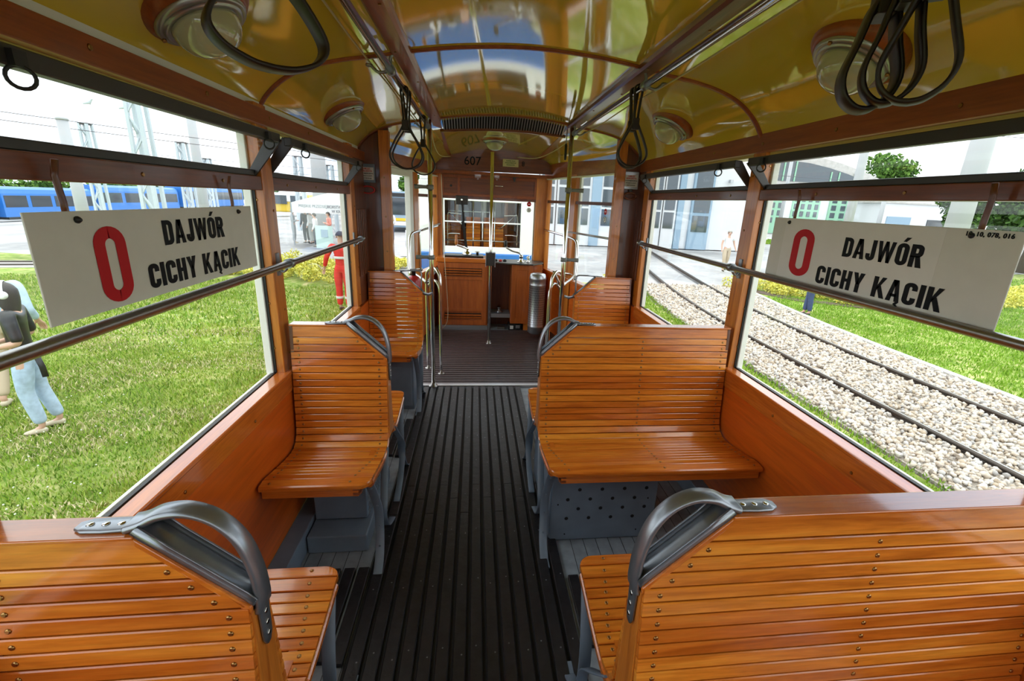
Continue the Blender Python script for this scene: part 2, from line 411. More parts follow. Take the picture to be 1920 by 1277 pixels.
mb.build('batten_nails', 'cast', fl)
mb = MB()
for i in range(34):
    y = 3.635+i*.0515
    if y > 5.33: break
    mb.prism([(0, 0), (.040, 0), (.040, .011), (.036, .014), (.004, .014), (0, .011)], (-.72+.012*i*.2, y, .001), (0, 1, 0), (0, 0, 1), (1.88-.004*i, 0, 0))
pl = struct(mb.build('trim_2', 'platslat'))
struct(MB().box(-.66, 1.1, 3.575, 3.625, 0, .02).build('trim_3', 'alu', None, .003))
# boards painted on the seat zone floor: narrow seams
mb = MB()
for i in range(6): mb.box(-.70+i*.055, -.698+i*.055, .3, 3.4, .0, .0008)
for i in range(13): mb.box(.45+i*.06, .452+i*.06, .3, 3.4, .0, .0008)
struct(mb.build('trim_4', 'hole'))

# ------------------------------------------------------------------ ceiling
prof = [(-1.045, 1.80), (-1.00, 1.865), (-.93, 1.925), (-.84, 1.968), (-.72, 2.0), (-.58, 2.022), (-.46, 2.045), (-.25, 2.072), (0, 2.085),
        (.25, 2.072), (.46, 2.045), (.58, 2.022), (.72, 2.0), (.84, 1.968), (.93, 1.925), (1.00, 1.865), (1.045, 1.80)]
def roll(u): return .017*u      # right side sits a touch higher
cp = cr_spline([(XC+u, 0, z+roll(u)) for u, z in prof], 5)
def shell(mb, path, y0, y1, th=.02, segs=6):
    n = len(path); mb.smooth = True; rows = []
    for k in range(segs+1):
        y = y0+(y1-y0)*k/segs; rows.append(mb.add([(p.x, y, p.z) for p in path]))
    for a, b in zip(rows, rows[1:]):
        for i in range(n-1): mb.face((a+i, a+i+1, b+i+1, b+i))
    up = []
    for y in (y0, y1): up.append(mb.add([(p.x, y, p.z+th) for p in path]))
    for i in range(n-1): mb.face((up[0]+i, up[0]+i+1, up[1]+i+1, up[1]+i))
    mb.smooth = False
cl = struct(empty('ceiling', (XC, 0, 2.07)))
def cb(mb, name, mat, bevel=0):
    o = mb.build(name, mat, cl, bevel); o.matrix_parent_inverse = Matrix.Translation((-XC, 0, -2.07)); return o
mb = MB(); shell(mb, cp, Y0, 3.60, .02, 20)
cb(mb, 'saloon_ceiling', 'yellow')
# platform ceiling, narrowing a little towards the front
mb = MB(); mb.smooth = True; rows = []
for k in range(9):
    t = k/8; y = 3.62+t*1.88; sc = 1-.34*t
    rows.append(mb.add([(XC+u*sc, y, z-.052*min(1, t*12)*(1-min(1, abs(u)))-.03*t*abs(u)+roll(u)) for u, z in [(p.x-XC, p.z-roll(p.x-XC)) for p in cp]]))
for a, b in zip(rows, rows[1:]):
    for i in range(len(cp)-1): mb.face((a+i, a+i+1, b+i+1, b+i))
cb(mb, 'platform_ceiling', 'yellow')
# outer roof
mb = MB(); shell(mb, [Vector((p.x*1.0+(p.x-XC)*.06, 0, p.z+.06)) for p in cp], Y0, 5.8, .02, 2)
cb(mb, 'outer_roof', 'white')
# long wooden beams either side of the centre panel
def zc(u, off=0):
    b = min(cp, key=lambda p: abs(p.x-XC-u)); return b.z+off
for s in (-1, 1):
    mb = MB(); u = s*.49; z = zc(u)
    mb.prism([(-.038, .03), (.038, .03), (.038, -.012), (.028, -.020), (-.028, -.020), (-.038, -.012)], (XC+u, Y0, z), (1, 0, 0), (0, 0, 1), (0, 3.60-Y0, 0))
    cb(mb, 'ceiling_beam', 'dark' if s > 0 else 'cornice')
    mb = MB(); mb.hexa([(XC+u-.03, 3.6, z-.02), (XC+u+.03, 3.6, z-.02), (XC+u*1.04-.03, 5.45, z-.085), (XC+u*1.04+.03, 5.45, z-.085),
                        (XC+u-.03, 3.6, z+.02), (XC+u+.03, 3.6, z+.02), (XC+u*1.04-.03, 5.45, z-.03), (XC+u*1.04+.03, 5.45, z-.03)])
    cb(mb, 'platform_beam', 'cornice')
    mb = MB()
    for k in range(12):
        mb.lathe([(.005, 0), (.004, .003)], (XC+u+(.015 if k % 2 else -.015), -1.6+k*.45, z-.020), (0, 0, -1), 8)
    cb(mb, 'beam_screws', 'brass')
def rib(y, name='rib'):
    mb = MB(); mb.smooth = True
    P = [Vector((p.x, y, p.z-.002)) for p in cp]
    mb.strip([(p.x, p.y, p.z) for p in P], (0, 1, 0), .026, .014)
    return cb(mb, name, 'cornice')
for y in (-1.65, -.40, .83, 2.06, 3.585): rib(y)
# ventilation grille over the step to the platform
vg = tag(empty('ventilation_grille', (XC, 3.74, 2.03)), 'curved slotted ventilation grille in the ceiling above the platform edge', 'grille')
def vb(mb, name, mat, bevel=0):
    o = mb.build(name, mat, vg, bevel); o.matrix_parent_inverse = Matrix.Translation((-XC, -3.74, -2.03)); return o
gz = lambda u, t: 2.088-.12*u*u+roll(u)-.078*t
mb = MB(); mb.strip([(XC+u, 3.685, gz(u, .5)+.008) for u in np.linspace(-.45, .45, 17)], (0, 1, -.6), .16, .003); vb(mb, 'backing', 'hole')
for yy, t in ((3.612, 0), (3.755, 1.02)):
    mb = MB(); mb.strip([(XC+u, yy, gz(u, t)) for u in np.linspace(-.47, .47, 17)], (0, 1, 0), .020, .022); vb(mb, 'frame_rail', 'darkx')
mb = MB()
for i in range(46):
    u = -.44+i*.0196; mb.bar((XC+u, 3.615, gz(u, .03)), (XC+u, 3.75, gz(u, .97)), .007, .008, (1, 0, 0))
vb(mb, 'grille_bars', 'alu')

def PB(mb, name, mat, parent, bevel=0, label=None):
    """build in world coordinates under a placed parent"""
    o = mb.build(name, mat, parent, bevel); o.matrix_parent_inverse = parent.matrix_basis.inverted()
    if label: o['label'] = label
    return o
# ------------------------------------------------------------------ benches
BP = cr_spline([(0, -.020, .957), (0, -.034, .80), (0, -.052, .62), (0, -.064, .50), (0, -.088, .447), (0, -.135, .428), (0, -.20, .432), (0, -.30, .448), (0, -.40, .466), (0, -.452, .462)], 10)
BL, BAT = resample(BP, .03)
CH0, CHX, CHZ = .957, .155, .147      # chamfer on the aisle corner
def cut(z): return max(0.0, (z-(CH0-CHZ))*CHX/CHZ)
def make_bench(name, loc, s, width, faces, label, group, rz=0.0, rows=(), cat='bench'):
    root = tag(empty(name, loc, rz), label, cat, group)
    X = lambda d: -s*d
    for f in faces:
        # f=-1: faces the camera (-y)
        Yf = lambda y: -f*y if f > 0 else y
        def P2(sv, off):    # point on the profile and its outward normal offset
            p = BAT(sv); t = (BAT(min(sv+.004, BL))-BAT(max(sv-.004, 0))).normalized(); nrm = Vector((0, -t.z*-1, 0))
            nv = Vector((0, t.z, -t.y))     # rotate tangent: outward (towards the sitter)
            return p+nv*off
        seat_s = .50
        nb = MB(); st = MB()
        bounds = [0, .050]
        while bounds[-1]+.0312 < BL-.062: bounds.append(bounds[-1]+.0312)
        bounds[-1] = bounds[-1]; bounds.append(BL-.050) if BL-.050-bounds[-1] > .02 else None
        bounds.append(BL)
        for i, (a, b) in enumerate(zip(bounds, bounds[1:])):
            g = .0016; a2 = a+g; b2 = b-g; th = .013; last = (i == len(bounds)-2)
            mbx = nb if (a+b)/2 < seat_s else st
            sec = [P2(a2, -th), P2(a2, -.002), P2(a2+.002, 0), P2(b2-.002, 0), P2(b2, -.002), P2(b2, -th)]
            if last: sec = [P2(a2, -th), P2(a2, -.002), P2(a2+.002, 0), P2(b2-.008, 0), P2(b2-.002, -.003), P2(b2, -.008), P2(b2, -.018), P2(b2-.004, -.022)]
            n = len(sec); L1 = []; L2 = []
            ins = 0.0
            for k, p in enumerate(sec):
                d0 = cut(p.z)+.003
                L1.append((X(d0), Yf(p.y), p.z)); L2.append((X(width), Yf(p.y), p.z))
            if last:   # rounded front corner
                R = .045; rings = []
                for q in range(7):
                    an = PI/2*q/6; dx = .003+R*(1-math.sin(an)); ry = R*(1-math.cos(an))
                    ring = []
                    for p in sec:
                        y = max(p.y, -.452) ; yy = p.y+ry*(1 if p.y < -.41 else 0)*min(1, max(0, (-p.y-.405)/.04))
                        ring.append((X(dx), Yf(yy), p.z))
                    rings.append(mbx.add(ring))
                rings = rings[::-1]; rings.append(mbx.add(L2))
                mbx.face([rings[0]+k for k in range(n)])
                for r0, r1 in zip(rings, rings[1:]):
                    for k in range(n): mbx.face((r0+k, r0+(k+1) % n, r1+(k+1) % n, r1+k))
                mbx.face([rings[-1]+k for k in range(n)][::-1])
            else:
                i1 = mbx.add(L1); i2 = mbx.add(L2)
                mbx.face([i1+k for k in range(n)]); mbx.face([i2+k for k in range(n)][::-1])
                for k in range(n): mbx.face((i1+k, i1+(k+1) % n, i2+(k+1) % n, i2+k))
            if i > 0:
                p = P2((a+b)/2, 0); q = P2((a+b)/2, .002); d = max(.035, cut(p.z)+.035)
                mbx.m = 1
                ds = [d, width-.03] + ([width*.53] if width > .6 else [])
                if a > .62: ds = [d+.06*min(1, (a-.62)/.3)] + ds[1:]
                for dd in ds: mbx.lathe([(.0052, 0), (.0048, .0012), (.003, .0024)], (X(dd), Yf(p.y), p.z), (0, Yf(q.y)-Yf(p.y), q.z-p.z), 8)
                mbx.m = 0
        nb.build('backrest', ['slat', 'brass'], root); st.build('seat', ['slat', 'brass'], root)
        # side stile under the slats: strip that follows the profile
        sd_ = MB(); pts = []
        for k in range(34):
            sv = .16+(BL-.06-.16)*k/33; p = P2(sv, -.030); pts.append((X(.016), Yf(p.y), p.z))
        sd_.strip(pts, (1, 0, 0), .030, .034, smooth=False)
        # chamfered stile piece behind the top slats
        sd_.build('side_stile', 'dark' if False else 'board', root)
        # front apron with dovetailed corner
        ap = MB().box(X(.050), X(width), Yf(-.405), Yf(-.430), .402, .444)
        ap.build('seat_apron', 'board', root, .002)
        ap = MB().box(X(.045), X(.070), Yf(-.405), Yf(-.4315), .408, .418); ap.box(X(.045), X(.070), Yf(-.405), Yf(-.4315), .428, .438)
        ap.build('corner_joint', 'darkx', root)
        ap = MB().box(X(.045), X(.065), Yf(-.14), Yf(-.41), .400, .430); ap.build('seat_bearer', 'board', root)
        # strap leg with rivets
        lg = MB()
        pth = cr_spline([(X(.022), Yf(-.385), .43), (X(.018), Yf(-.345), .36), (X(.012), Yf(-.30), .25), (X(.010), Yf(-.30), .15), (X(.006), Yf(-.345), .06), (X(.004), Yf(-.415), .012)], 6)
        lg.strip(pth, (1, 0, 0), .036, .006)
        lg.box(X(-.014), X(.022), Yf(-.405), Yf(-.46), .008, .014)
        for q in (4, 11, 17, 22): 
            p = pth[q]; lg.lathe([(.005, 0), (.004, .002)], (p.x, p.y+(f*.004), p.z), (0, f, 0), 8)
        lg.build('leg', 'grey', root)
        br = MB(); pth2 = cr_spline([(X(.012), Yf(-.10), .42), (X(.006), Yf(-.17), .34), (X(-.002), Yf(-.25), .25), (X(0), Yf(-.26), .17), (X(.002), Yf(-.19), .08), (X(.004), Yf(-.06), .02)], 6)
        br.strip(pth2, (1, 0, 0), .030, .005); br.build('brace', 'grey', root)
    # top capping, chamfer capping and end board
    cp_ = MB(); full = len(faces) == 2; ya, yb = (-.028, .028) if full else ((-.028, .012) if faces[0] < 0 else (-.012, .028))
    cp_.box(X(CHX+.004), X(width), ya, yb, .957, .964)
    cp_.build('top_capping', 'board', root, .002)
    cc = MB(); cc.hexa([(X(CHX+.004), ya, CH0+.004), (X(CHX+.004), ya, CH0-.010), (X(CHX+.004), yb, CH0+.004), (X(CHX+.004), yb, CH0-.010),
                        (X(.0), ya-.003, CH0-CHZ+.004), (X(.0), ya-.003, CH0-CHZ-.012), (X(0), yb+.003, CH0-CHZ+.004), (X(.0), yb+.003, CH0-CHZ-.012)])
    cc.build('chamfer_capping', 'board', root, .002)
    eb = MB()
    yb_, yt_ = (.058, .026) 
    ylo = -yb_ if -1 in faces else -.012; yhi = yb_ if 1 in faces else .012
    tlo = -yt_ if -1 in faces else -.012; thi = yt_ if 1 in faces else .012
    eb.hexa([(X(.0), ylo+.012, .44), (X(.022), ylo+.012, .44), (X(.0), yhi-.012, .44), (X(.022), yhi-.012, .44),
             (X(.0), tlo, CH0-CHZ), (X(.022), tlo, CH0-CHZ), (X(.0), thi, CH0-CHZ), (X(.022), thi, CH0-CHZ)])
    eb.build('end_board', 'boardz', root, .002)
    we = MB(); we.hexa([(X(width-.012), ylo, .44), (X(width+.001), ylo, .44), (X(width-.012), yhi, .44), (X(width+.001), yhi, .44),
             (X(width-.012), tlo+.004, CH0-.002), (X(width+.001), tlo+.004, CH0-.002), (X(width-.012), thi-.004, CH0-.002), (X(width+.001), thi-.004, CH0-.002)])
    we.build('wall_end_board', 'darkz', root)
    return root
def grab_handle(root, s, pole_loop=False):
    X = lambda d: -s*d
    h = MB()
    # outer bow
    bow = cr_spline([(X(.175), 0, .970), (X(.155), 0, .976), (X(.125), 0, .990), (X(.085), 0, .992), (X(.045), 0, .972), (X(.014), 0, .930), (X(-.002), 0, .870), (X(-.006), 0, .815), (X(-.004), 0, .790)], 7)
    nb = len(bow); wds = [.046-.010*math.sin(PI*i/(nb-1)) for i in range(nb)]
    h.strip(bow, (0, 1, 0), wds, .013)
    bar = [(X(.158), 0, .968), (X(.12), 0, .929), (X(.08), 0, .892), (X(.04), 0, .854), (X(.010), 0, .826), (X(-.002), 0, .812)]
    h.strip(bar, (0, 1, 0), .050, .008)
    for yy in (-.023, .023): h.strip([(x, yy, z+.006) for x, _, z in bar], (0, 1, 0), .007, .018)
    # plates with screws
    pl_ = [(X(.158), 0, .970), (X(.18), 0, .968), (X(.21), 0, .967), (X(.24), 0, .967), (X(.254), 0, .967)]
    h.strip(pl_, (0, 1, 0), [.030, .034, .036, .034, .018], .006)
    h.strip([(X(-.003), 0, .825), (X(-.004), 0, .79), (X(-.004), 0, .75), (X(-.004), 0, .72), (X(-.004), 0, .705)], (0, 1, 0), [.044, .036, .032, .030, .014], .006)
    h.m = 1
    for d in (.190, .213, .236): h.lathe([(.0060, 0), (.0050, .0018), (.001, .0024)], (X(d), 0, .970), (0, 0, 1), 10)
    for z in (.775, .75, .725): h.lathe([(.0055, 0), (.0045, .0018)], (X(-.007), 0, z), (s, 0, 0), 10)
    h.build('grab_handle', ['cast', 'chrome'], root, label='cast grey metal grab handle on the aisle corner')
gr = 'slatted oak benches along the aisle'
b = make_bench('slatted_bench', (-.375, .70, 0), 1, .396, (-1, 1), 'narrow varnished slatted bench at the lower left, nearest on the left side of the aisle', gr); grab_handle(b, 1)
b = make_bench('slatted_bench', (.318, .69, 0), -1, .906, (-1, 1), 'wide varnished slatted bench at the lower right, nearest on the right side of the aisle', gr); grab_handle(b, -1)
b = make_bench('slatted_bench', (-.380, 1.99, 0), 1, .394, (-1, 1), 'narrow slatted bench on the left in the middle, standing over the heater box', gr); grab_handle(b, 1)
b = make_bench('slatted_bench', (.306, 2.03, 0), -1, .918, (-1, 1), 'wide slatted bench on the right in the middle, standing over the grey perforated panel', gr); grab_handle(b, -1)
def far_handle(root, s):
    X = lambda d: -s*d
    h = MB()
    loop = [(X(.16), 0, .967), (X(.10), 0, .972), (X(.03), 0, .972), (X(.012), 0, .965), (X(.008), 0, .94), (X(.010), 0, .86), (X(.012), 0, .835)]
    h.strip(loop, (0, 1, 0), .022, .009); h.strip([(X(.16), 0, .964), (X(.012), 0, .826)], (0, 1, 0), .03, .007)
    h.strip([(X(.012), 0, .83), (X(-.01), 0, .80), (X(-.035), .02, .79), (X(-.065), .05, .795)], (0, 0, 1), .022, .008)
    h.strip([(X(.16), 0, .969), (X(.20), 0, .968), (X(.215), 0, .968)], (0, 1, 0), [.02, .022, .012], .004)
    h.build('grab_handle', 'cast', root, label='triangular grey grab handle clamped to the chrome pole')
b = make_bench('slatted_bench', (-.392, 3.50, 0), 1, .39, (-1,), 'narrow slatted bench at the far left, its back against the left chrome pole', gr); far_handle(b, 1)
b = make_bench('slatted_bench', (.770, 3.50, 0), -1, .45, (-1,), 'narrow slatted bench at the far right, its back against the right chrome pole', gr); far_handle(b, -1)

# boxes under the benches
hb = tag(empty('heater', (-.61, 1.95, 0)), 'blue-grey heater with mesh side under the middle left bench', 'heater')
PB(MB().box(-.705, -.455, 1.73, 2.28, .001, .085), 'plinth', 'grey', hb, .006)
PB(MB().box(-.70, -.475, 1.84, 2.2, .09, .315), 'casing', 'grey', hb, .004)
mb = MB()
for i in range(14):
    for j in range(9):
        y = 1.85+i*.025; z = .10+j*.024; mb.bar((-.470, y, z), (-.470, y+.02, z+.012), .002, .003, (1, 0, 0)); mb.bar((-.470, y+.02, z+.012), (-.470, y, z+.024), .002, .003, (1, 0, 0))
for i in range(12): mb.bar((-.695+i*.019, 1.838, .315), (-.685+i*.019, 1.838, .345), .003, .003)
PB(mb, 'mesh_grille', 'zinc', hb)
pp = tag(empty('equipment_box', (.6, 1.9, 0)), 'blue-grey box with perforated front under the middle right bench', 'box')
PB(MB().box(.345, .845, 1.745, 2.3, .001, .375), 'casing', 'grey', pp, .004)
mb = MB().box(.352, .838, 1.738, 1.746, .012, .345)
mb.m = 1
for r_, off in enumerate((0, 1, 0, 1)):
    for i in range(4 if off == 0 else 4):
        x = .475+i*.104-(.052 if off else 0)
        if x < .83: mb.lathe([(.0085, 0), (.0085, .0006)], (x, 1.7375, .275-r_*.050), (0, -1, 0), 12)
for x, z in ((.44, .33), (.72, .335), (.38, .20), (.80, .22), (.42, .04), (.76, .05)): mb.lathe([(.004, 0), (.004, .0006)], (x, 1.7375, z), (0, -1, 0), 8)
PB(mb, 'perforated_front', ['grey', 'hole'], pp)
lb = tag(empty('equipment_box', (-.58, 3.3, 0)), 'plain blue-grey box under the far left bench', 'box')
PB(MB().box(-.70, -.435, 3.17, 3.5, .001, .385), 'casing', 'grey', lb, .004)
PB(MB().box(-.68, -.45, 3.160, 3.172, .03, .33), 'front_panel', 'grey', lb, .003)
lb = tag(empty('equipment_box', (-.58, 1.1, 0)), 'blue-grey box beneath the nearest right bench', 'box')
lb.location = (.7, .69, 0); PB(MB().box(.42, 1.15, .55, .83, .001, .36), 'casing', 'grey', lb, .004)

# ------------------------------------------------------------------ handrails at the windows
def rail(name, label, x, z, y0, y1, brs, s):
    r = tag(empty(name, (x, 2, z)), label, 'handrail')
    PB(MB().tube([(x, y0, z), (x, y1, z)], .0135, 16), 'rail_tube', 'steel', r)
    mb = MB(); mb.lathe([(.010, 0), (.018, .006), (.020, .018), (.016, .030), (.004, .036)], (x, y1-.012, z), (0, 1, 0), 16); PB(mb, 'end_knob', 'steel', r)
    for y in brs:
        mb = MB().cyl((x, y-.016, z), (x, y+.016, z), .0195, 16)
        mb.strip(cr_spline([(x+s*.006, y, z-.012), (x+s*.018, y, z-.030), (x+s*.030, y, z-.034), (x+s*.044, y, z-.010)], 4), (0, 1, 0), .020, .007)
        mb.box(x+s*.040, x+s*.047, y-.012, y+.012, z-.05, z+.04)
        PB(mb, 'bracket', 'cast', r)
rail('window_handrail', 'steel handrail crossing the left-hand windows below the white sign', -.748, 1.217, -2.5, 3.22, (-.5, .71, 1.975, 3.19), -1)
rail('window_handrail', 'steel handrail crossing the right-hand windows below the white sign', 1.198, 1.249, -2.5, 3.34, (-.5, .71, 2.05, 3.30), 1)

# ------------------------------------------------------------------ ceiling grab rails, poles, bell cord
for s, x, z, lab, zt in ((-1, -.335, 1.965, 'chrome ceiling grab rail on the left of the aisle', 2.02), (1, .690, 1.985, 'chrome ceiling grab rail on the right of the aisle', 2.04)):
    r = tag(empty('ceiling_rail', (x, 1, z)), lab, 'grab rail')
    PB(MB().tube([(x, -2.6, z), (x, 3.57, z)], .013, 16), 'rail_tube', 'chrome', r)
    for y in (-1.65, -.40, .83, 2.06, 3.50):
        mb = MB().cyl((x, y-.018, z), (x, y+.018, z), .019, 14)
        mb.tube(cr_spline([(x, y, z+.012), (x-s*.006, y, z+.05), (x-s*.045, y, zt+.022), (x-s*.10, y, zt+.030)], 5), .007, 8)
        mb.tube(cr_spline([(x, y, z-.004), (x+s*.045, y, z-.012), (x+s*.075, y, z+.012)], 4), .006, 8)
        mb.lathe([(.012, 0), (.012, .008)], (x+s*.080, y, z+.006), (0, 0, 1), 10)
        PB(mb, 'rail_bracket', 'cast', r)
for x, lab in ((.772, 'thin bell cord strung beside the right ceiling rail'), (-.415, 'thin bell cord strung beside the left ceiling rail')):
    z = 2.0
    pts = [(x, -2.4+i*.3, z-.012*math.sin(PI*((i*.3) % 1.23)/1.23)) for i in range(21)]
    o = MB().tube(pts, .0035, 6).build('signal_line', 'rope'); tag(o, lab, 'cord')
def pole(name, lab, x, y, zt, grips=(), flange=True, xb=None, extra=None):
    xb = x if xb is None else xb
    r = tag(empty(name, (xb, y, 0)), lab, 'pole')
    PB(MB().tube([(xb, y, .012), (x, y, zt)], .0165, 20), 'pole_tube', 'chrome', r)
    PB(MB().lathe([(.038, 0), (.036, .006), (.022, .012), (.019, .03)], (xb, y, .014), (0, 0, 1), 20), 'floor_flange', 'steel', r)
    for z, d in grips:
        mb = MB().cyl((x, y, z-.016), (x, y, z+.016), .025, 16)
        mb.tube([(x, y, z), (x+d*.05, y-.005, z), (x+d*.10, y-.01, z), (x+d*.112, y-.01, z)], [.013, .012, .016, .017], 10)
        PB(mb, 'side_grip', 'grip', r)
    return r
pl1 = pole('grab_pole', 'chrome pole on the left at the step to the platform', -.333, 3.58, 2.03, ((1.57, -1), (1.065, -1)))
pr1 = pole('grab_pole', 'chrome pole on the right at the step to the platform', .687, 3.58, 2.05, ((1.60, 1), (1.08, 1)))
pc = pole('grab_pole', 'slim chrome pole in the middle of the platform with a small box on it', .150, 4.78, 1.945)
mb = MB().box(.105, .195, 4.735, 4.80, .855, .985); PB(mb, 'pole_box', 'seal', pc, .004)
mb = MB()
for i in range(7): mb.box(.108+i*.0135, .114+i*.0135, 4.745, 4.79, .985, .995)
mb.box(.100, .106, 4.72, 4.80, .845, .99); mb.box(.194, .200, 4.72, 4.80, .845, .99); PB(mb, 'box_guard', 'zinc', pc)

# ------------------------------------------------------------------ hanging straps
def strap(x, y, z, L, wd, label, group, yaw=0.0, tilt=0.0, band=.018, open_=.38):
    """leather loop hung over the ceiling rail; tilt swings it sideways (radians)"""
    r = tag(empty('hanging_strap', (x, y, z), yaw), label, 'strap', group)
    r.rotation_euler = (0, tilt, yaw)
    mb = MB(); top = .02; th_ = .007 if band > .02 else .008
    pts = [(0, .0, top), (0, .017, .006), (0, .012, -.05), (0, .008, -.38*L), (0, .018, -.48*L), (0, wd*.34, -.64*L), (0, wd*.5, -.81*L), (0, wd*.42, -.92*L), (0, wd*.20, -.985*L), (0, 0, -L)]
    half = cr_spline(pts, 5)
    full = half+[Vector((p.x, -p.y, p.z)) for p in half[::-1][1:-1]]
    mb.strip(full, (1, 0, 0), band, .0075, closed=True)
    mb.build('strap_loop', 'leather', r)
    k = MB().box(-band*.6, band*.6, -.015, .015, -.40*L-.035, -.40*L+.012); k.build('keeper', 'leather', r, .003)
    return r
strap(-.335, 2.42, 1.965, .34, .15, 'dark leather strap on the left ceiling rail, larger loop of the left pair', 'leather hanging straps', PI/2, 0.02, .018)
strap(-.335, 2.50, 1.965, .335, .15, 'dark leather strap just behind the larger loop on the left ceiling rail', 'leather hanging straps', PI/2+.3, -0.03, .018)
strap(-.335, 3.18, 1.965, .33, .15, 'dark leather strap hanging directly in front of the left chrome pole', 'leather hanging straps', PI/2-.25, 0.0, .016)
strap(.690, 2.14, 1.985, .31, .13, 'dark leather strap hanging from the right ceiling rail, nearer loop of the middle pair', 'leather hanging straps', PI/2, 0.0, .018)
strap(.690, 2.20, 1.985, .315, .13, 'dark leather strap hanging from the right ceiling rail, farther loop of the middle pair', 'leather hanging straps', PI/2+.35, 0.03, .018)
strap(-.335, .90, 1.965, .275, .17, 'big dark leather loop at the top left, in front of the near left lamp', 'leather hanging straps', 2.2, .0, .042)
strap(.690, .845, 1.985, .30, .085, 'dark leather strap at the top right, leftmost loop of three', 'leather hanging straps', 1.15, .03, .045)
strap(.690, .795, 1.985, .295, .080, 'dark leather strap at the top right, middle loop of three', 'leather hanging straps', 1.0, -.02, .045)
strap(.690, .745, 1.985, .30, .10, 'dark leather strap at the top right, rightmost loop of three', 'leather hanging straps', .85, -.06, .045)

# ------------------------------------------------------------------ ceiling lamps
def lamp(c, axis, label):
    a = Vector(axis).normalized(); r = tag(empty('ceiling_lamp', c), label, 'lamp', 'round ceiling lamps')
    cc = Vector(c)
    PB(MB().lathe([(.128, -.03), (.132, 0), (.130, .016), (.118, .030), (.108, .034)], cc, a, 40), 'wooden_ring', 'cornice', r)
    rm_ = MB().lathe([(.108, .030), (.110, .036), (.106, .044), (.099, .047), (.097, .041), (.094, .050), (.088, .053), (.086, .046), (.080, .052)], cc, a, 40)
    PB(MB().lathe([(.082, .044), (.081, .058), (.075, .078), (.062, .096), (.044, .108), (.022, .115), (.002, .117)], cc, a, 40), 'glass_dome', 'opal', r)
    mb = rm_; mb.m = 1
    for k in range(3):
        t = a.orthogonal().normalized(); b_ = a.cross(t); an = k*2*PI/3+.5
        p = cc+a*.046+(t*math.cos(an)+b_*math.sin(an))*.103; mb.lathe([(.006, 0), (.005, .006)], p, a, 8)
    PB(rm_, 'metal_rim', ['zinc', 'brass'], r)
lamp((-.705, 1.43, 1.930), (.52, 0, -1), 'round lamp with wooden ring on the left ceiling curve, nearest on the left')
lamp((1.075, 1.37, 1.955), (-.52, 0, -1), 'round lamp with wooden ring on the right ceiling curve, nearest on the right')
lamp((-.720, 2.80, 1.930), (.55, 0, -1), 'round lamp with wooden ring on the left ceiling curve, farther on the left')
lamp((1.090, 2.70, 1.965), (-.55, 0, -1), 'round lamp with wooden ring on the right ceiling curve, farther on the right')
lamp((.165, 4.60, 2.055), (0, 0, -1), 'round lamp with wooden ring in the middle of the platform ceiling')

# ------------------------------------------------------------------ destination signs
def rrect(w_, r, x0=0.0, y0=0.0, h_=1.0, n=6, corners=(1, 1, 1, 1)):
    P = []
    for (cx, cy, a0), k in zip(((w_-r, h_-r, 0), (r, h_-r, 90), (r, r, 180), (w_-r, r, 270)), corners):
        if k:
            for i in range(n+1):
                a = math.radians(a0+90*i/n); P.append((x0+cx+r*math.cos(a), y0+cy+r*math.sin(a)))
        else: P += [(x0+(w_ if a0 in (0, 270) else 0), y0+(h_ if a0 in (0, 90) else 0))]*(n+1)
    return P
def ring(w_, t, r, ri, h_=1.0, y0=0.0, gap=None, corners=(1, 1, 1, 1)):
    o_ = rrect(w_, r, 0, y0, h_, corners=corners); i_ = rrect(w_-2*t, ri, t, y0+t, h_-2*t, corners=corners); Q = []
    for k in range(len(o_)):
        k2 = (k+1) % len(o_); q = [o_[k], o_[k2], i_[k2], i_[k]]
        m = sum(p[1] for p in q)/4; mx_ = sum(p[0] for p in q)/4
        Q.append(q)
    return Q
def seg2(a, b, t):
    d = Vector((b[0]-a[0], b[1]-a[1])).normalized(); n_ = Vector((-d.y, d.x))*t/2
    return [(a[0]-n_.x, a[1]-n_.y), (b[0]-n_.x, b[1]-n_.y), (b[0]+n_.x, b[1]+n_.y), (a[0]+n_.x, a[1]+n_.y)]
def rect2(x0, y0, x1, y1): return [(x0, y0), (x1, y0), (x1, y1), (x0, y1)]
def clipc(Q, w_, y0, y1): return [q for q in Q if not (min(p[0] for p in q) > w_*.5 and max(p[1] for p in q) < y1+.0 and min(p[1] for p in q) > y0) or False]
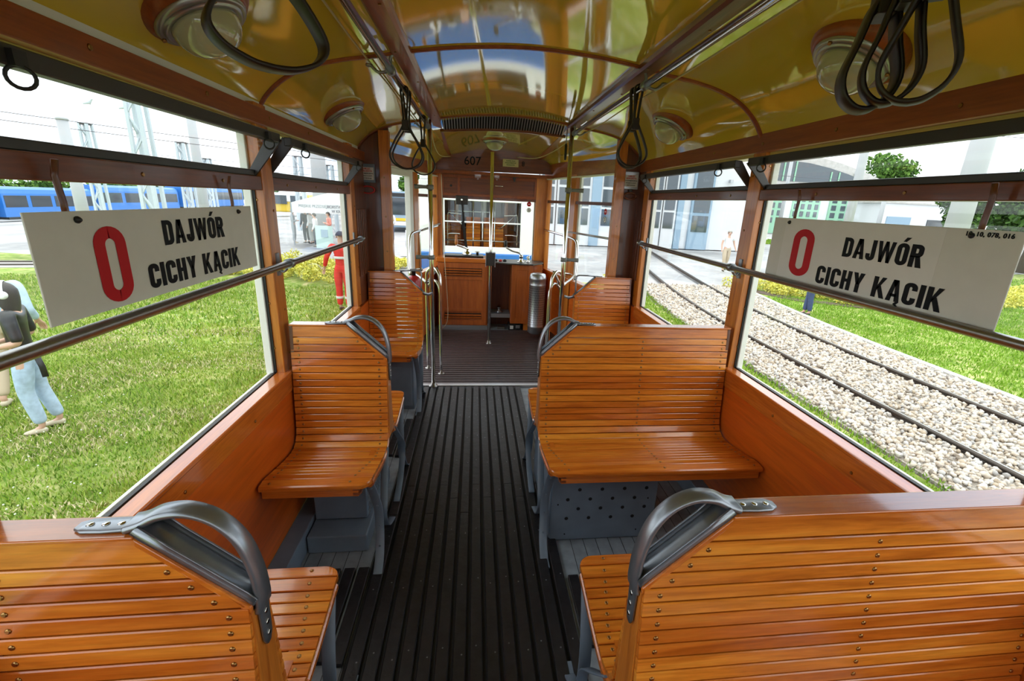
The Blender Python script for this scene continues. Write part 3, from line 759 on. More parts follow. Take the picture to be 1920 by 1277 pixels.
def glyph(c, t=.17):
    W_ = .46
    if c == 'I': return [rect2(0, 0, t, 1)], t
    if c in 'OÓ0':
        Q = ring(W_, t, .23, max(.06, .23-t*.95) if c == '0' else .06); 
        if c == 'Ó': Q.append([(.16, 1.06), (.28, 1.06), (.44, 1.26), (.27, 1.26)])
        return Q, W_
    if c == 'D': return ring(W_, t, .22, .06, corners=(1, 0, 0, 1)), W_
    if c == 'C':
        o_ = rrect(W_, .22, 0, 0, 1); i_ = rrect(W_-2*t, .06, t, t, 1-2*t); Q = []
        for k in range(len(o_)-1): Q.append([o_[k], o_[k+1], i_[k+1], i_[k]])
        # o_ starts at the right side going up and round to the right side below: leaves the right side open
        Q.append([(W_-t, .78), (W_-t, .66), (W_, .66), (W_, .78)]); Q.append([(W_-t, .34), (W_-t, .22), (W_, .22), (W_, .34)])
        return Q, W_
    if c == 'J':
        Q = [rect2(.40-t, .2, .40, 1)]; o_ = rrect(.40, .20, 0, 0, .42); i_ = rrect(.40-2*t, .03, t, t, .42-2*t)
        n_ = len(o_)//4
        for k in range(2*n_, 4*n_-1): Q.append([o_[k], o_[k+1], i_[k+1], i_[k]])
        Q.append(rect2(0, .18, t, .34)); return Q, .40
    if c == 'H': return [rect2(0, 0, t, 1), rect2(W_-t, 0, W_, 1), rect2(t, .42, W_-t, .42+t*.9)], W_
    if c in 'AĄ':
        w_ = .52; Q = [[(0, 0), (t, 0), (.26+.03, 1), (.26-.10, 1)], [(w_-t, 0), (w_, 0), (.26+.10, 1), (.26-.03, 1)], rect2(.14, .22, w_-.14, .22+t*.75), [(.16, 1), (.36, 1), (.30, .72), (.22, .72)]]
        if c == 'Ą': Q += [[(w_-.12, 0), (w_, 0), (w_-.08, -.12), (w_-.20, -.12)], [(w_-.20, -.12), (w_-.08, -.12), (w_-.01, -.16), (w_-.05, -.22)]]
        return Q, w_
    if c == 'W':
        w_ = .72; q = .155
        return [[(0, 1), (q, 1), (.21+.06, 0), (.21-.07, 0)], [(.14, 0), (.27, 0), (.36+.06, 1), (.36-.06, 1)], [(.45, 0), (.58, 0), (.42, 1), (.30, 1)], [(w_-q, 1), (w_, 1), (.58, 0), (.45, 0)]], w_
    if c == 'R':
        return ring(W_, t, .20, .05, .56, .44, corners=(1, 0, 0, 1))+[rect2(0, 0, t, .5), [(.20, .48), (.36, .52), (W_+.03, 0), (W_-t, 0)]], W_+.02
    if c == 'K': return [rect2(0, 0, t, 1), [(t*.9, .30), (t*.9, .52), (.33, 1), (.50, 1)], [(.18, .50), (.32, .60), (.54, 0), (.35, 0)]], .53
    if c == 'Y': return [rect2(.25-t/2, 0, .25+t/2, .45), [(0, 1), (t*1.05, 1), (.31, .42), (.17, .42)], [(.5-t*1.05, 1), (.5, 1), (.33, .42), (.19, .42)]], .5
    return [], .26
def word(name, body, cap, width, centre, rd, up, off, mat, parent, t=.17, gap=.075):
    if ' ' in body:      # two words: each lettered on its own
        def ln(b): return sum(glyph(c, t)[1]+gap for c in b)-gap
        a, b = body.split(' '); tot = ln(a)+ln(b)+.26+2*gap; k = width/tot; rdv = Vector(rd); c0 = Vector(centre)
        word('word', a, cap, ln(a)*k, c0+rdv*(-width/2+ln(a)*k/2), rd, up, off, mat, parent, t, gap)
        return word('word', b, cap, ln(b)*k, c0+rdv*(width/2-ln(b)*k/2), rd, up, off, mat, parent, t, gap)
    adv = []; x = 0; gl = []
    for ch in body:
        Q, w_ = glyph(ch, t); gl.append((x, Q)); x += w_+gap
    x -= gap; sx = width/x; rd = Vector(rd); up = Vector(up); c = Vector(centre); mb = MB(); nn = Vector(off).normalized()
    for x0, Q in gl:
        for q in Q:
            P = [c+rd*((a+x0)*sx-width/2)+up*((b_-.5)*cap) for a, b_ in q]
            b0 = mb.add([p-nn*.0004 for p in P]+[p+nn*.0004 for p in P]); k = len(P)
            mb.face([b0+i for i in range(k)]); mb.face([b0+k+i for i in range(k)][::-1])
            for i in range(k): mb.face((b0+i, b0+(i+1) % k, b0+k+(i+1) % k, b0+k+i))
    return PB(mb, name, mat, parent)
def dest_sign(x, ya, yb, z0, z1, nx, label, hy, hz, side):
    # readers look along -nx ; reading direction runs away from (left) or towards (right) the camera
    r = tag(empty('destination_sign', (x, (ya+yb)/2, z1)), label, 'sign')
    PB(MB().box(x-.002, x+.002, ya, yb, z0, z1), 'board', 'sign', r, .001)
    rd = Vector((0, 1, 0)) if side < 0 else Vector((0, -1, 0)); up = Vector((0, 0, 1)); fx = x+nx*.0032
    L = yb-ya; st = ya if side < 0 else yb
    P = lambda a, z: (fx, st+rd.y*a, z)
    def T(nm, body, size, a, z, mat, sx, bold, ext=.0006):
        o = text(nm, body, size, P(a, z), rd, up, mat, None, ext, sx, bold, 'CENTER', 1.12); o.parent = r; o.matrix_parent_inverse = r.matrix_basis.inverted(); return o
    W2 = lambda nm, body, cap, wd, a, z, mat, t=.17: word(nm, body, cap, wd, P(a, z), rd, up, (nx, 0, 0), mat, r, t)
    if side > 0:
        PB(MB().box(x+nx*.002, x+nx*.0025, st-.075, st-.72, z0+.002, z1-.003), 'pasted_sheet', 'signin', r)
        W2('route_number', '0', .172, .112, .196, 1.366, 'red', .15)
        W2('upper_line', 'DAJWÓR', .062, .285, .535, 1.407, 'ink', .18)
        W2('lower_line', 'CICHY KĄCIK', .062, .468, .531, 1.303, 'ink', .18)
        T('pencil_note', '10, 10, 078, 016', .015, .825, z1-.012, 'ink', 1, .0004)
    else:
        W2('route_number', '0', .160, .066*1.35, .178, 1.330, 'red', .155)
        W2('upper_line', 'DAJWÓR', .060, .285, .498, 1.384, 'ink', .18)
        W2('lower_line', 'CICHY KĄCIK', .058, .435, .495, 1.287, 'ink', .18)
    for y in hy:
        mb = MB(); mb.strip([(x-nx*.006, y, z1-.02), (x-nx*.006, y, z1+.015), (x-nx*.010, y, hz-.03), (x-nx*.004, y, hz)], (0, 1, 0), .016, .004)
        PB(mb, 'hanger_strap', 'darkz', r, 0)
        mb = MB().lathe([(.007, 0), (.007, .004), (.003, .009)], (x+nx*.002, y+.01, z1-.016), (nx, 0, 0), 8); PB(mb, 'wing_nut', 'black', r)
dest_sign(-.772, .912, 1.748, 1.238, 1.442, 1, 'white board with red 0 DAJWÓR CICHY KĄCIK hanging in the left window', (1.01, 1.645), 1.535, -1)
dest_sign(1.212, .905, 1.806, 1.250, 1.488, -1, 'white board with red 0 DAJWÓR CICHY KĄCIK hanging in the right window', (1.70, 1.01), 1.595, 1)

# ------------------------------------------------------------------ end of the saloon: piers, platform walls, front
for s, xo, xi, xs, nm, zt, cz in ((-1, -.85, -.690, -.612, 'left', 1.93, .03), (1, 1.30, 1.092, 1.045, 'right', 1.975, .05)):
    r = struct(empty('trim_5' if s < 0 else 'trim_6', (xo, 3.5, 0)))
    # recessed panel of the pier, its outline follows the ceiling curve
    P = [(xo, 0), (xs+s*.07, 0)]
    arc = [p for p in cp if (s < 0 and xo < p.x < xs+.005) or (s > 0 and xs-.005 < p.x < xo)]
    if s < 0: poly = [(xo, 0), (xs, 0)]+[(p.x, p.z+.004) for p in arc[::-1]]+[(xo, arc[0].z)]
    else: poly = [(xo, 0), (xs, 0)]+[(p.x, p.z+.004) for p in arc]+[(xo, arc[-1].z)]
    PB(MB().prism(poly, (0, 3.60, 0), (1, 0, 0), (0, 0, 1), (0, .03, 0)), 'pier_panel', 'darkz', r)
    PB(MB().box(xs, xs+s*.070, 3.565, 3.635, 0, zt), 'pier_post', 'boardz', r, .004)
    PB(MB().box(xo-s*.055, xo, 3.30 if s < 0 else 3.49, 3.60, .75, 1.76), 'door_pocket', 'darkz', r)
    mb = MB()
    for k in range(5 if s < 0 else 2): mb.box(xo-s*.055, xo-s*.066, 3.50-k*.052, 3.532-k*.052, .95, 1.40)
    PB(mb, 'pocket_slats', 'darkz', r, .002)
    mb = MB()
    for z in (.95, 1.1, 1.35, 1.62): mb.lathe([(.006, 0), (.004, .003)], (xs+s*.04, 3.565, z), (0, -1, 0), 8)
    PB(mb, 'pier_screws', 'brass', r)
    arcP = [Vector((p.x, 3.595, p.z-.004)) for p in cp if (p.x < xs+.02 if s < 0 else p.x > xs-.02)]
    mb = MB(); mb.strip(arcP, (0, 1, 0), .05, .014); PB(mb, 'pier_arch', 'darkx', r)
def wallpt(s, y):     # inner face of the tapering platform side wall
    t = (y-3.65)/2.05
    return (-.835+.40*t) if s < 0 else (1.245-.43*t)
def slab(mb, s, y0, y1, z0, z1, th=.04, off=0.0):
    a, b = wallpt(s, y0)+s*off, wallpt(s, y1)+s*off
    return mb.hexa([(a, y0, z0), (a+s*th, y0, z0), (b, y1, z0), (b+s*th, y1, z0), (a, y0, z1), (a+s*th, y0, z1), (b, y1, z1), (b+s*th, y1, z1)])
for s, nm in ((-1, 'left'), (1, 'right')):
    r = struct(empty('wall_platform_'+nm, (wallpt(s, 4.5), 4.5, 0)))
    z0 = .70
    if s > 0:
        PB(slab(MB(), s, 3.66, 5.68, 0, z0), 'lower_panel', 'panel', r)
        PB(slab(MB(), s, 3.66, 5.68, z0, z0+.03, .07, -.015), 'sill_board', 'boardy', r, .003)
        PB(slab(slab(MB(), s, 4.80, 4.84, .05, .68, .01, -.01), s, 4.1, 4.14, .05, .68, .01, -.01), 'panel_battens', 'boardz', r)
    else:
        PB(slab(MB(), s, 4.95, 5.68, 0, z0), 'lower_panel', 'panel', r)
        PB(slab(MB(), s, 4.95, 5.68, z0, z0+.03, .07, -.015), 'sill_board', 'boardy', r, .003)
    top = 1.74 if s < 0 else 1.77
    # header board above the openings, leaning with the roof
    a, b = wallpt(s, 3.62), wallpt(s, 5.68)
    PB(MB().hexa([(a, 3.62, top), (a+s*.03, 3.62, top), (b, 5.68, top), (b+s*.03, 5.68, top),
                  (a-s*.06, 3.62, 1.945), (a+s*.03, 3.62, 1.945), (b-s*.06, 5.68, 1.90), (b+s*.03, 5.68, 1.90)]), 'header_board', 'cornice', r)
    PB(slab(MB(), s, 3.62, 5.68, top-.014, top, .05, -.01), 'header_edge', 'white' , r)
    for (ya, yb) in ((4.80, 4.93), (5.60, 5.70)):
        PB(slab(MB(), s, ya, yb, 0 if s > 0 or ya > 5 else .0, top+.02, .05, -.008), 'post', 'boardz', r, .003)
    PB(slab(MB(), s, 4.93, 5.60, 1.50, 1.53, .035), 'transom', 'darkz', r)
    if s > 0: PB(slab(MB(), s, 3.66, 4.80, 1.50, 1.53, .035), 'transom', 'darkz', r)
    PB(slab(MB(), s, 4.93, 5.60, z0+.03, top-.01, .004, .02), 'pane', 'glass', r)
    if s > 0:
        PB(slab(MB(), s, 3.66, 4.80, z0+.03, top-.01, .004, .02), 'pane', 'glass', r)
        mb = MB(); slab(mb, s, 4.76, 4.80, z0+.03, top-.01, .02, .03); slab(mb, s, 3.66, 3.70, z0+.03, top-.01, .02, .03); PB(mb, 'outer_frame', 'white', r)
# door opening on the left of the platform with folded white door leaf
dr = struct(empty('door_1', (-.60, 4.8, 0)))
mb = MB(); slab(mb, -1, 4.70, 4.79, .0, 1.73, .05, -.004); PB(mb, 'door_frame', 'white', dr, .003)
mb = MB(); slab(mb, -1, 3.62, 4.75, 1.675, 1.725, .05, .0); PB(mb, 'door_head', 'white', dr, .003)
# stickers on panes
def sticker_set(c, ux, par_name, lab):
    n = Vector(ux).cross(Vector((0, 0, 1)))*1.0
    r = tag(empty(par_name, c), lab, 'sticker')
    c = Vector(c); mb = MB().lathe([(.027, 0), (.027, .0008)], c, -Vector(ux).cross(Vector((0, 0, 1))) if False else n, 20); 
    PB(mb, 'red_disc', 'red', r); mb = MB().box(0, 0, 0, 0, 0, 0) if False else MB()
    q = c+n*.0012; u = Vector(ux).normalized()
    mb.bar(q-u*.015, q+u*.015, .007, .0006, n); PB(mb, 'white_bar', 'white', r)
    c2 = c-Vector((0, 0, .068))
    PB(MB().lathe([(.027, 0), (.027, .0006)], c2, n, 20), 'ring', 'ink', r); PB(MB().lathe([(.024, 0), (.024, .0010)], c2, n, 20), 'disc', 'white', r)
    o = text('numeral', '5', .042, c2+n*.0016, u, (0, 0, 1), 'ink', None, .0003, .9, .0006); o.parent = r; o.matrix_parent_inverse = r.matrix_basis.inverted()
yy = 4.16; sl = unit([-.43, 2.05, 0])
sticker_set((wallpt(1, yy)+.010, yy, 1.448), (-sl[0], -sl[1], 0), 'window_sticker', 'red disc sticker over a white disc with 5 on the right platform window')
sticker_set((.625, 5.675, 1.475), (1, 0, 0), 'window_sticker', 'red disc sticker over a white disc with 5 on the windscreen, right edge')

# front wall
r = struct(empty('wall_front', (.15, 5.7, 0)))
PB(MB().box(-.44, .83, 5.70, 5.75, 0, .80), 'front_panel', 'panel', r)
PB(MB().box(-.47, -.395, 5.64, 5.75, .80, 1.80), 'corner_post', 'boardz', r, .004)
PB(MB().box(.70, .835, 5.64, 5.75, .80, 1.80), 'corner_post', 'boardz', r, .004)
PB(MB().box(-.40, .71, 5.655, 5.72, 1.535, 1.80), 'blind_box', 'darkx', r)
mb = MB()
mb.box(-.40, .71, 5.645, 5.66, 1.53, 1.56); mb.box(-.40, .71, 5.645, 5.66, 1.73, 1.76)
for x in (-.40, -.215, .68): mb.box(x, x+.03, 5.644, 5.66, 1.53, 1.76)
PB(mb, 'blind_box_frame', 'cornice', r, .002)
PB(MB().box(-.40, .71, 5.70, 5.706, .80, 1.54), 'windscreen', 'glass', r)
mb = MB(); mb.box(-.405, -.385, 5.70, 5.74, .80, 1.54); mb.box(.69, .71, 5.70, 5.74, .80, 1.54); mb.box(-.4, .7, 5.70, 5.74, 1.515, 1.54); PB(mb, 'outer_frame', 'white', r)
PB(MB().box(-.395, .705, 5.655, 5.70, 1.50, 1.535), 'windscreen_head', 'dark', r)
# arched header with the fleet number
hd = struct(empty('wall_header', (.2, 5.45, 1.8)))
top = [(XC-.68+.136*i, 1.955+.095*(1-((i-5)/5)**2)) for i in range(11)]
poly = [(-.52, 1.79), (.90, 1.81)]+[(x, z) for x, z in top[::-1]]
PB(MB().prism(poly, (0, 5.45, 0), (1, 0, 0), (0, 0, 1), (0, .03, 0)), 'header_panel', 'darkx', hd)
PB(MB().box(-.52, .90, 5.42, 5.70, 1.765, 1.795), 'header_shelf', 'cornice', hd, .003)
o = tag(text('fleet_number', '607', .125, (-.045, 5.447, 1.900), (1, 0, 0), (0, 0, 1), 'ink', None, .0006, 1.0, .0006), 'black number 607 on the wooden header above the windscreen', 'number')
mb = MB()
for z_ in (1.892, 1.914):
    mb.tube([(.515+.011*math.cos(k*PI/6), 5.448, z_+.0115*math.sin(k*PI/6)) for k in range(12)], .0036, 6, closed=True)
tag(mb.build('small_numeral', 'ink'), 'small black number 8 on the wooden header at the right', 'number')
o = tag(empty('wall_label', (.375, 5.447, 1.905)), 'cream label with small green writing on the header beside the number 607', 'label')
PB(MB().box(.288, .462, 5.444, 5.448, 1.865, 1.942), 'plate', 'creamlab', o)
gi = plain('green_ink', (.04, .10, .03), .6)
for i, tx in enumerate(('NAPIS DLA', 'PASAŻERÓW', 'KRAKÓW')):
    t = text('label_line', tx, .019, (.375, 5.4435, 1.925-.021*i), (1, 0, 0), (0, 0, 1), gi, None, .0003, 1.1, .0005); t.parent = o; t.matrix_parent_inverse = o.matrix_basis.inverted()
# notices with emergency handles on the piers
for s, x0, z0, lab1, lab2 in ((-1, -.832, 1.59, 'notice plate with red and black lines on the left pier', 'red emergency brake handle below the notice on the left pier'),
                              (1, 1.108, 1.64, 'notice plate with small writing on the right pier', 'dark red emergency brake handle below the notice on the right pier')):
    o = tag(empty('notice_plate', (x0+.06, 3.59, z0+.05)), lab1, 'notice')
    PB(MB().box(x0, x0+.115, 3.578, 3.597, z0-.01, z0+.115), 'frame', 'zinc' if s > 0 else 'grey', o, .002)
    PB(MB().box(x0+.008, x0+.107, 3.575, 3.58, z0+.008, z0+.092), 'sheet', 'paper', o)
    for i, tx in enumerate(('HAMULEC', 'BEZPIECZEŃSTWA', 'W RAZIE NIEBEZPIECZEŃSTWA', 'POCIĄGNĄĆ ZA UCHWYT', 'NADUŻYCIE KARALNE')):
        t = text('notice_line', tx, .0155 if i < 2 else .0105, (x0+.0575, 3.5745, z0+.082-.016*i), (1, 0, 0), (0, 0, 1), 'red' if i < 2 else 'ink', None, .0002, .62 if i else .8, .0004); t.parent = o; t.matrix_parent_inverse = o.matrix_basis.inverted()
    e = tag(empty('emergency_handle', (x0+.06, 3.58, z0-.06)), lab2, 'handle')
    cx, cz = x0+.062, z0-.060
    PB(MB().tube([(cx+.046*math.cos(t*PI/10), 3.57, cz+.024*math.sin(t*PI/10)) for t in range(20)], .006, 8, closed=True), 'pull_loop', 'redpl' if s < 0 else M['dark'], e)
    PB(MB().box(cx-.012, cx+.012, 3.572, 3.598, cz+.02, cz+.05), 'mount', 'seal', e, .002)

# driver's cabinet (left) : panelled door with louvres
dc = tag(empty('driver_cabinet', (-.15, 5.5, 0)), 'panelled wooden driver cabinet with two sets of louvres below the windscreen', 'cabinet')
PB(MB().box(-.43, .145, 5.38, 5.69, .05, .835), 'carcass', 'cab', dc, .003)
PB(MB().box(-.445, .155, 5.355, 5.70, .80, .850), 'top_board', 'board', dc, .006)
mb = MB(); x0, x1 = -.415, .130
mb.box(x0, x0+.055, 5.362, 5.382, .06, .795); mb.box(x1-.055, x1, 5.362, 5.382, .06, .795)
for a, b in ((.06, .12), (.225, .26), (.60, .635), (.735, .795)): mb.box(x0+.055, x1-.055, 5.362, 5.382, a, b)
PB(mb, 'door_frame', 'cab', dc, .002)
PB(MB().box(x0+.055, x1-.055, 5.370, 5.384, .26, .60), 'door_panel', 'cab', dc)
for zz, nm in ((.655, 3), (.145, 2)):
    PB(MB().box(x0+.058, x1-.058, 5.368, 5.379, zz-.008, zz+nm*.028), 'louvre_gap_shade', 'hole', dc)  # solid near-black box, paints the shade in the gaps between the louvres
    mb = MB()
    for k in range(nm):
        z = zz+k*.028; mb.hexa([(x0+.06, 5.350, z), (x1-.06, 5.350, z), (x0+.06, 5.378, z+.016), (x1-.06, 5.378, z+.016), (x0+.06, 5.350, z+.006), (x1-.06, 5.350, z+.006), (x0+.06, 5.378, z+.022), (x1-.06, 5.378, z+.022)])
    PB(mb, 'louvre', 'cab', dc)
PB(MB().box(-.43, .15, 5.372, 5.40, .0, .052), 'kick_strip', 'alu', dc)
# driver's desk (right): worktop on a narrow cupboard, recess in between
dk = tag(empty('driver_desk', (.45, 5.5, 0)), 'dark topped driver desk with a narrow wooden cupboard and open recess', 'desk')
PB(MB().prism([(.155, 5.69), (.155, 5.43), (.40, 5.30), (.66, 5.27), (.80, 5.45), (.80, 5.69)], (0, 0, .800), (1, 0, 0), (0, 1, 0), (0, 0, .016)), 'worktop', 'seal', dk, .003)
PB(MB().box(.42, .78, 5.36, 5.68, .085, .80), 'cupboard', 'cab', dk, .003)
mb = MB(); mb.box(.425, .475, 5.345, 5.362, .09, .795); mb.box(.615, .665, 5.345, 5.362, .09, .795); mb.box(.475, .615, 5.345, 5.362, .09, .15); mb.box(.475, .615, 5.345, 5.362, .735, .795); PB(mb, 'door_frame', 'cab', dk, .002)
PB(MB().box(.475, .615, 5.352, 5.364, .15, .735), 'door_panel', 'cab', dk)
PB(MB().box(.15, .42, 5.66, 5.685, .0, .80), 'recess_back', 'darkz', dk)
PB(MB().box(.16, .42, 5.40, 5.66, .17, .19), 'foot_shelf', 'grey', dk, .003)
PB(MB().box(.158, .418, 5.392, 5.404, .15, .195), 'shelf_edge', 'alu', dk)
PB(MB().box(.58, .76, 5.38, 5.66, .0, .085), 'plinth', 'boardz', dk)
mb = MB(); mb.lathe([(.045, 0), (.05, .01), (.02, .025), (.012, .05), (.022, .052), (.022, .06)], (.29, 5.50, .191), (0, 0, 1), 16); tag(mb.build('foot_gong', 'cast'), 'small metal foot pedal on the grey shelf in the desk recess', 'pedal')
o = tag(empty('foot_pedals', (.45, 5.33, 0)), 'dark box and metal pedals on the floor below the cupboard', 'pedal')
PB(MB().box(.40, .56, 5.36, 5.50, .001, .075), 'pedal_box', 'black', o, .003); PB(MB().box(.42, .46, 5.345, 5.36, .02, .06), 'pedal', 'paper', o, .002); PB(MB().box(.49, .54, 5.345, 5.36, .03, .065), 'pedal', 'zinc', o, .002)
PB(MB().box(.27, .36, 5.40, 5.48, .001, .03), 'pedal', 'steel', o, .003)
# controller and brake levers
o = tag(empty('controller', (-.13, 5.52, .85)), 'black controller head with chrome crank and wooden grip on the left cabinet', 'controller')
PB(MB().box(-.36, .09, 5.44, 5.66, .851, .870), 'top_plate', 'black', o, .004)
PB(MB().lathe([(.055, 0), (.06, .01), (.04, .03), (.028, .05), (.028, .07), (.014, .075)], (-.10, 5.53, .870), (0, 0, 1), 20), 'hub', 'chrome', o)
PB(MB().tube(cr_spline([(-.10, 5.53, .94), (-.13, 5.51, .955), (-.19, 5.49, .975), (-.225, 5.48, .985)], 4), .011, 10), 'crank_arm', 'chrome', o)
PB(MB().lathe([(.012, 0), (.019, .02), (.017, .05), (.011, .08), (.015, .10), (.008, .118)], (-.225, 5.48, .985), (0, 0, 1), 16), 'wooden_grip', 'boardz', o)
PB(MB().lathe([(.016, 0), (.016, .03), (.03, .032), (.03, .04)], (.02, 5.54, .870), (0, 0, 1), 14), 'key_boss', 'chrome', o)
o = tag(empty('brake_valve', (.53, 5.42, .82)), 'brake valve with a long black handled lever on the desk', 'lever')
PB(MB().lathe([(.045, 0), (.045, .01), (.024, .015), (.022, .06), (.028, .065), (.020, .085)], (.53, 5.42, .817), (0, 0, 1), 18), 'valve_body', 'chrome', o)
PB(MB().tube(cr_spline([(.53, 5.42, .90), (.50, 5.42, .925), (.42, 5.43, .945), (.345, 5.44, .985)], 4), .010, 10), 'lever_arm', 'chrome', o)
PB(MB().lathe([(.010, 0), (.018, .01), (.019, .05), (.012, .075)], (.345, 5.44, .985), (0, 0, 1), 14), 'lever_knob', 'black', o)
o = tag(empty('valve_tap', (.61, 5.42, .82)), 'small chrome tap beside the brake valve', 'tap')
PB(MB().lathe([(.025, 0), (.018, .01), (.012, .03), (.020, .05), (.010, .075)], (.615, 5.43, .817), (0, 0, 1), 14), 'tap_body', 'chrome', o); PB(MB().tube([(.59, 5.43, .87), (.64, 5.43, .90)], .006, 8), 'tap_lever', 'chrome', o)
for i, (x, y, m_, lb_) in enumerate(((.235, 5.47, 'black', 'small black switch on the desk next to the pole'), (.29, 5.45, 'redpl', 'small red button on the desk'), (.34, 5.46, 'black', 'small black knob on the desk'))):
    tag(MB().lathe([(.020, 0), (.022, .01), (.014, .022), (.005, .026)], (x, y, .817), (0, 0, 1), 14).build('switch_button', m_), lb_, 'button')
# wiper motor and arm
o = tag(empty('windscreen_wiper', (-.17, 5.63, 1.47)), 'black wiper motor box with long arm hanging down the windscreen', 'wiper')
PB(MB().box(-.235, -.095, 5.60, 5.66, 1.435, 1.535), 'motor_box', 'seal', o, .006)
PB(MB().lathe([(.018, 0), (.016, .02), (.008, .03)], (-.165, 5.60, 1.49), (0, -1, 0), 14), 'pivot', 'chrome', o)
PB(MB().bar((-.165, 5.58, 1.49), (-.120, 5.62, .95), .018, .008, (0, 1, 0)), 'arm', 'black', o)
PB(MB().bar((-.155, 5.615, 1.25), (-.105, 5.64, .90), .030, .010, (0, 1, 0)), 'blade', 'black', o)
tag(MB().tube(cr_spline([(-.375, 5.33, 1.74), (-.36, 5.32, 1.2), (-.345, 5.31, .8), (-.32, 5.30, .4), (-.315, 5.29, .18), (-.34, 5.27, .08), (-.40, 5.25, .03)], 6), .0035, 6).build('cord', 'rope'), 'thin pale cord hanging down in front of the driver cabinet', 'cord')
for x0, x1, nm in ((-.02, .05, 'window latch left of the pole'), (.20, .26, 'window latch right of the pole'), (.42, .45, 'dark hook at the right')):
    tag(MB().box(x0, x1, 5.60, 5.66, 1.735, 1.764).box((x0+x1)/2-.01, (x0+x1)/2+.01, 5.59, 5.62, 1.715, 1.74).build('shelf_fitting', 'chrome' if x0 < .4 else 'seal', None, .002), 'small metal '+nm+' under the wooden header shelf', 'fitting')
tag(MB().tube([(.21, 5.62, 1.665), (.22, 5.60, 1.66), (.30, 5.60, 1.66), (.31, 5.62, 1.665)], .005, 8).build('chrome_handle', 'chrome'), 'small chrome handle on the blind box above the windscreen', 'handle')
tag(MB().lathe([(.014, 0), (.012, .01)], (-.29, 5.655, 1.64), (0, -1, 0), 12).build('round_stud', 'black'), 'small black stud on the left panel of the blind box', 'stud')
# litter bin
bn = tag(empty('litter_bin', (.685, 5.02, 0)), 'tall grey metal litter bin full of small holes beside the right barrier', 'bin')
PB(MB().lathe([(.072, .07), (.090, .085), (.090, .15), (.093, .155), (.090, .16), (.090, .62), (.093, .625), (.090, .63), (.090, .68), (.094, .685), (.094, .70), (.082, .745), (.05, .755)], (.685, 5.02, 0), (0, 0, 1), 40), 'bin_body', 'zinc', bn)
mb = MB()
for i in range(30):
    for j in range(17):
        an = 2*PI*i/30+(PI/30 if j % 2 else 0)
        if math.sin(an) > .35: continue
        d = Vector((math.cos(an), math.sin(an), 0)); p = Vector((.685, 5.02, .185+j*.0255))+d*.0905
        mb.lathe([(.0048, 0), (.0048, .0004)], p, d, 6)
PB(mb, 'bin_perforation', 'hole', bn)
# platform barriers of bent chrome tube
def barrier(s, xp, label):
    o = tag(empty('platform_barrier', (xp, 4.2, 0)), label, 'barrier')
    def T(pts, r, name, m='chrome', n=4): PB(MB().tube(cr_spline(pts, n), r, 12), name, m, o)
    # two inverted-U hoops, second one a little farther
    xa, xb = xp-s*.010, xp+s*.115
    T([(xa, 3.86, .012), (xa, 3.86, .5), (xa, 3.87, .82), (xa+s*.02, 3.89, .905), (xa+s*.06, 3.93, .935), (xb-s*.02, 3.97, .91), (xb, 3.99, .83), (xb, 4.0, .45), (xb, 4.0, .012)], .0125, 'hoop')
    T([(xa+s*.012, 4.02, .012), (xa+s*.012, 4.02, .45), (xa+s*.014, 4.03, .70), (xa+s*.04, 4.05, .785), (xa+s*.075, 4.08, .80), (xb, 4.11, .75), (xb+s*.01, 4.12, .65), (xb+s*.01, 4.12, .012)], .011, 'hoop')
    T([(xa+s*.03, 3.94, .93), (xa+s*.09, 4.05, .84), (xa+s*.11, 4.09, .80)], .011, 'cross_tube')
    # upper hand loop on the way to the front corner
    xf = wallpt(s, 5.62)-s*.02
    T([(xf, 5.60, 1.19), (xf+s*.08, 5.2, 1.18), (xf+s*.16, 4.85, 1.165), (xf+s*.20, 4.68, 1.14), (xf+s*.205, 4.62, 1.05), (xf+s*.205, 4.60, .9), (xf+s*.20, 4.58, .76)], .013, 'upper_loop')
    T([(xf+s*.145, 4.92, 1.168), (xf+s*.14, 4.92, .95), (xf+s*.14, 4.92, .74)], .011, 'upright')
    T([(xb, 4.0, .80), (xf+s*.18, 4.6, .80), (xf+s*.14, 4.92, .775)], .012, 'lower_rail')
    mb = MB(); mb.lathe([(.02, 0), (.024, .015), (.016, .03)], (xf+s*.14, 4.92, .76), (0, 0, 1), 12); mb.lathe([(.02, 0), (.024, .015), (.02, .03)], (xb, 4.0, .79), (0, 0, 1), 12)
    mb.lathe([(.030, 0), (.028, .006), (.016, .010)], (xa, 3.86, .015), (0, 0, 1), 16); mb.lathe([(.030, 0), (.028, .006), (.016, .010)], (xb, 4.0, .015), (0, 0, 1), 16)
    PB(mb, 'clamp', 'steel', o)
    return o
barrier(-1, -.300, 'bent chrome barrier tubes on the left of the platform by the open door')
barrier(1, .655, 'bent chrome barrier tubes on the right of the platform by the litter bin')
r = tag(empty('window_handrail', (1.1, 4.2, 1.24)), 'thin steel handrail across the right platform window', 'handrail')
PB(MB().tube([(wallpt(1, 3.68)-.03, 3.68, 1.23), (wallpt(1, 4.86)-.03, 4.86, 1.22)], .010, 12), 'rail_tube', 'steel', r)
r = tag(empty('window_handrail', (-.5, 5.2, 1.2)), 'thin steel handrail across the left platform window', 'handrail')
PB(MB().tube([(wallpt(-1, 4.95)+.03, 4.95, 1.17), (wallpt(-1, 5.62)+.03, 5.62, 1.21)], .010, 12), 'rail_tube', 'steel', r)
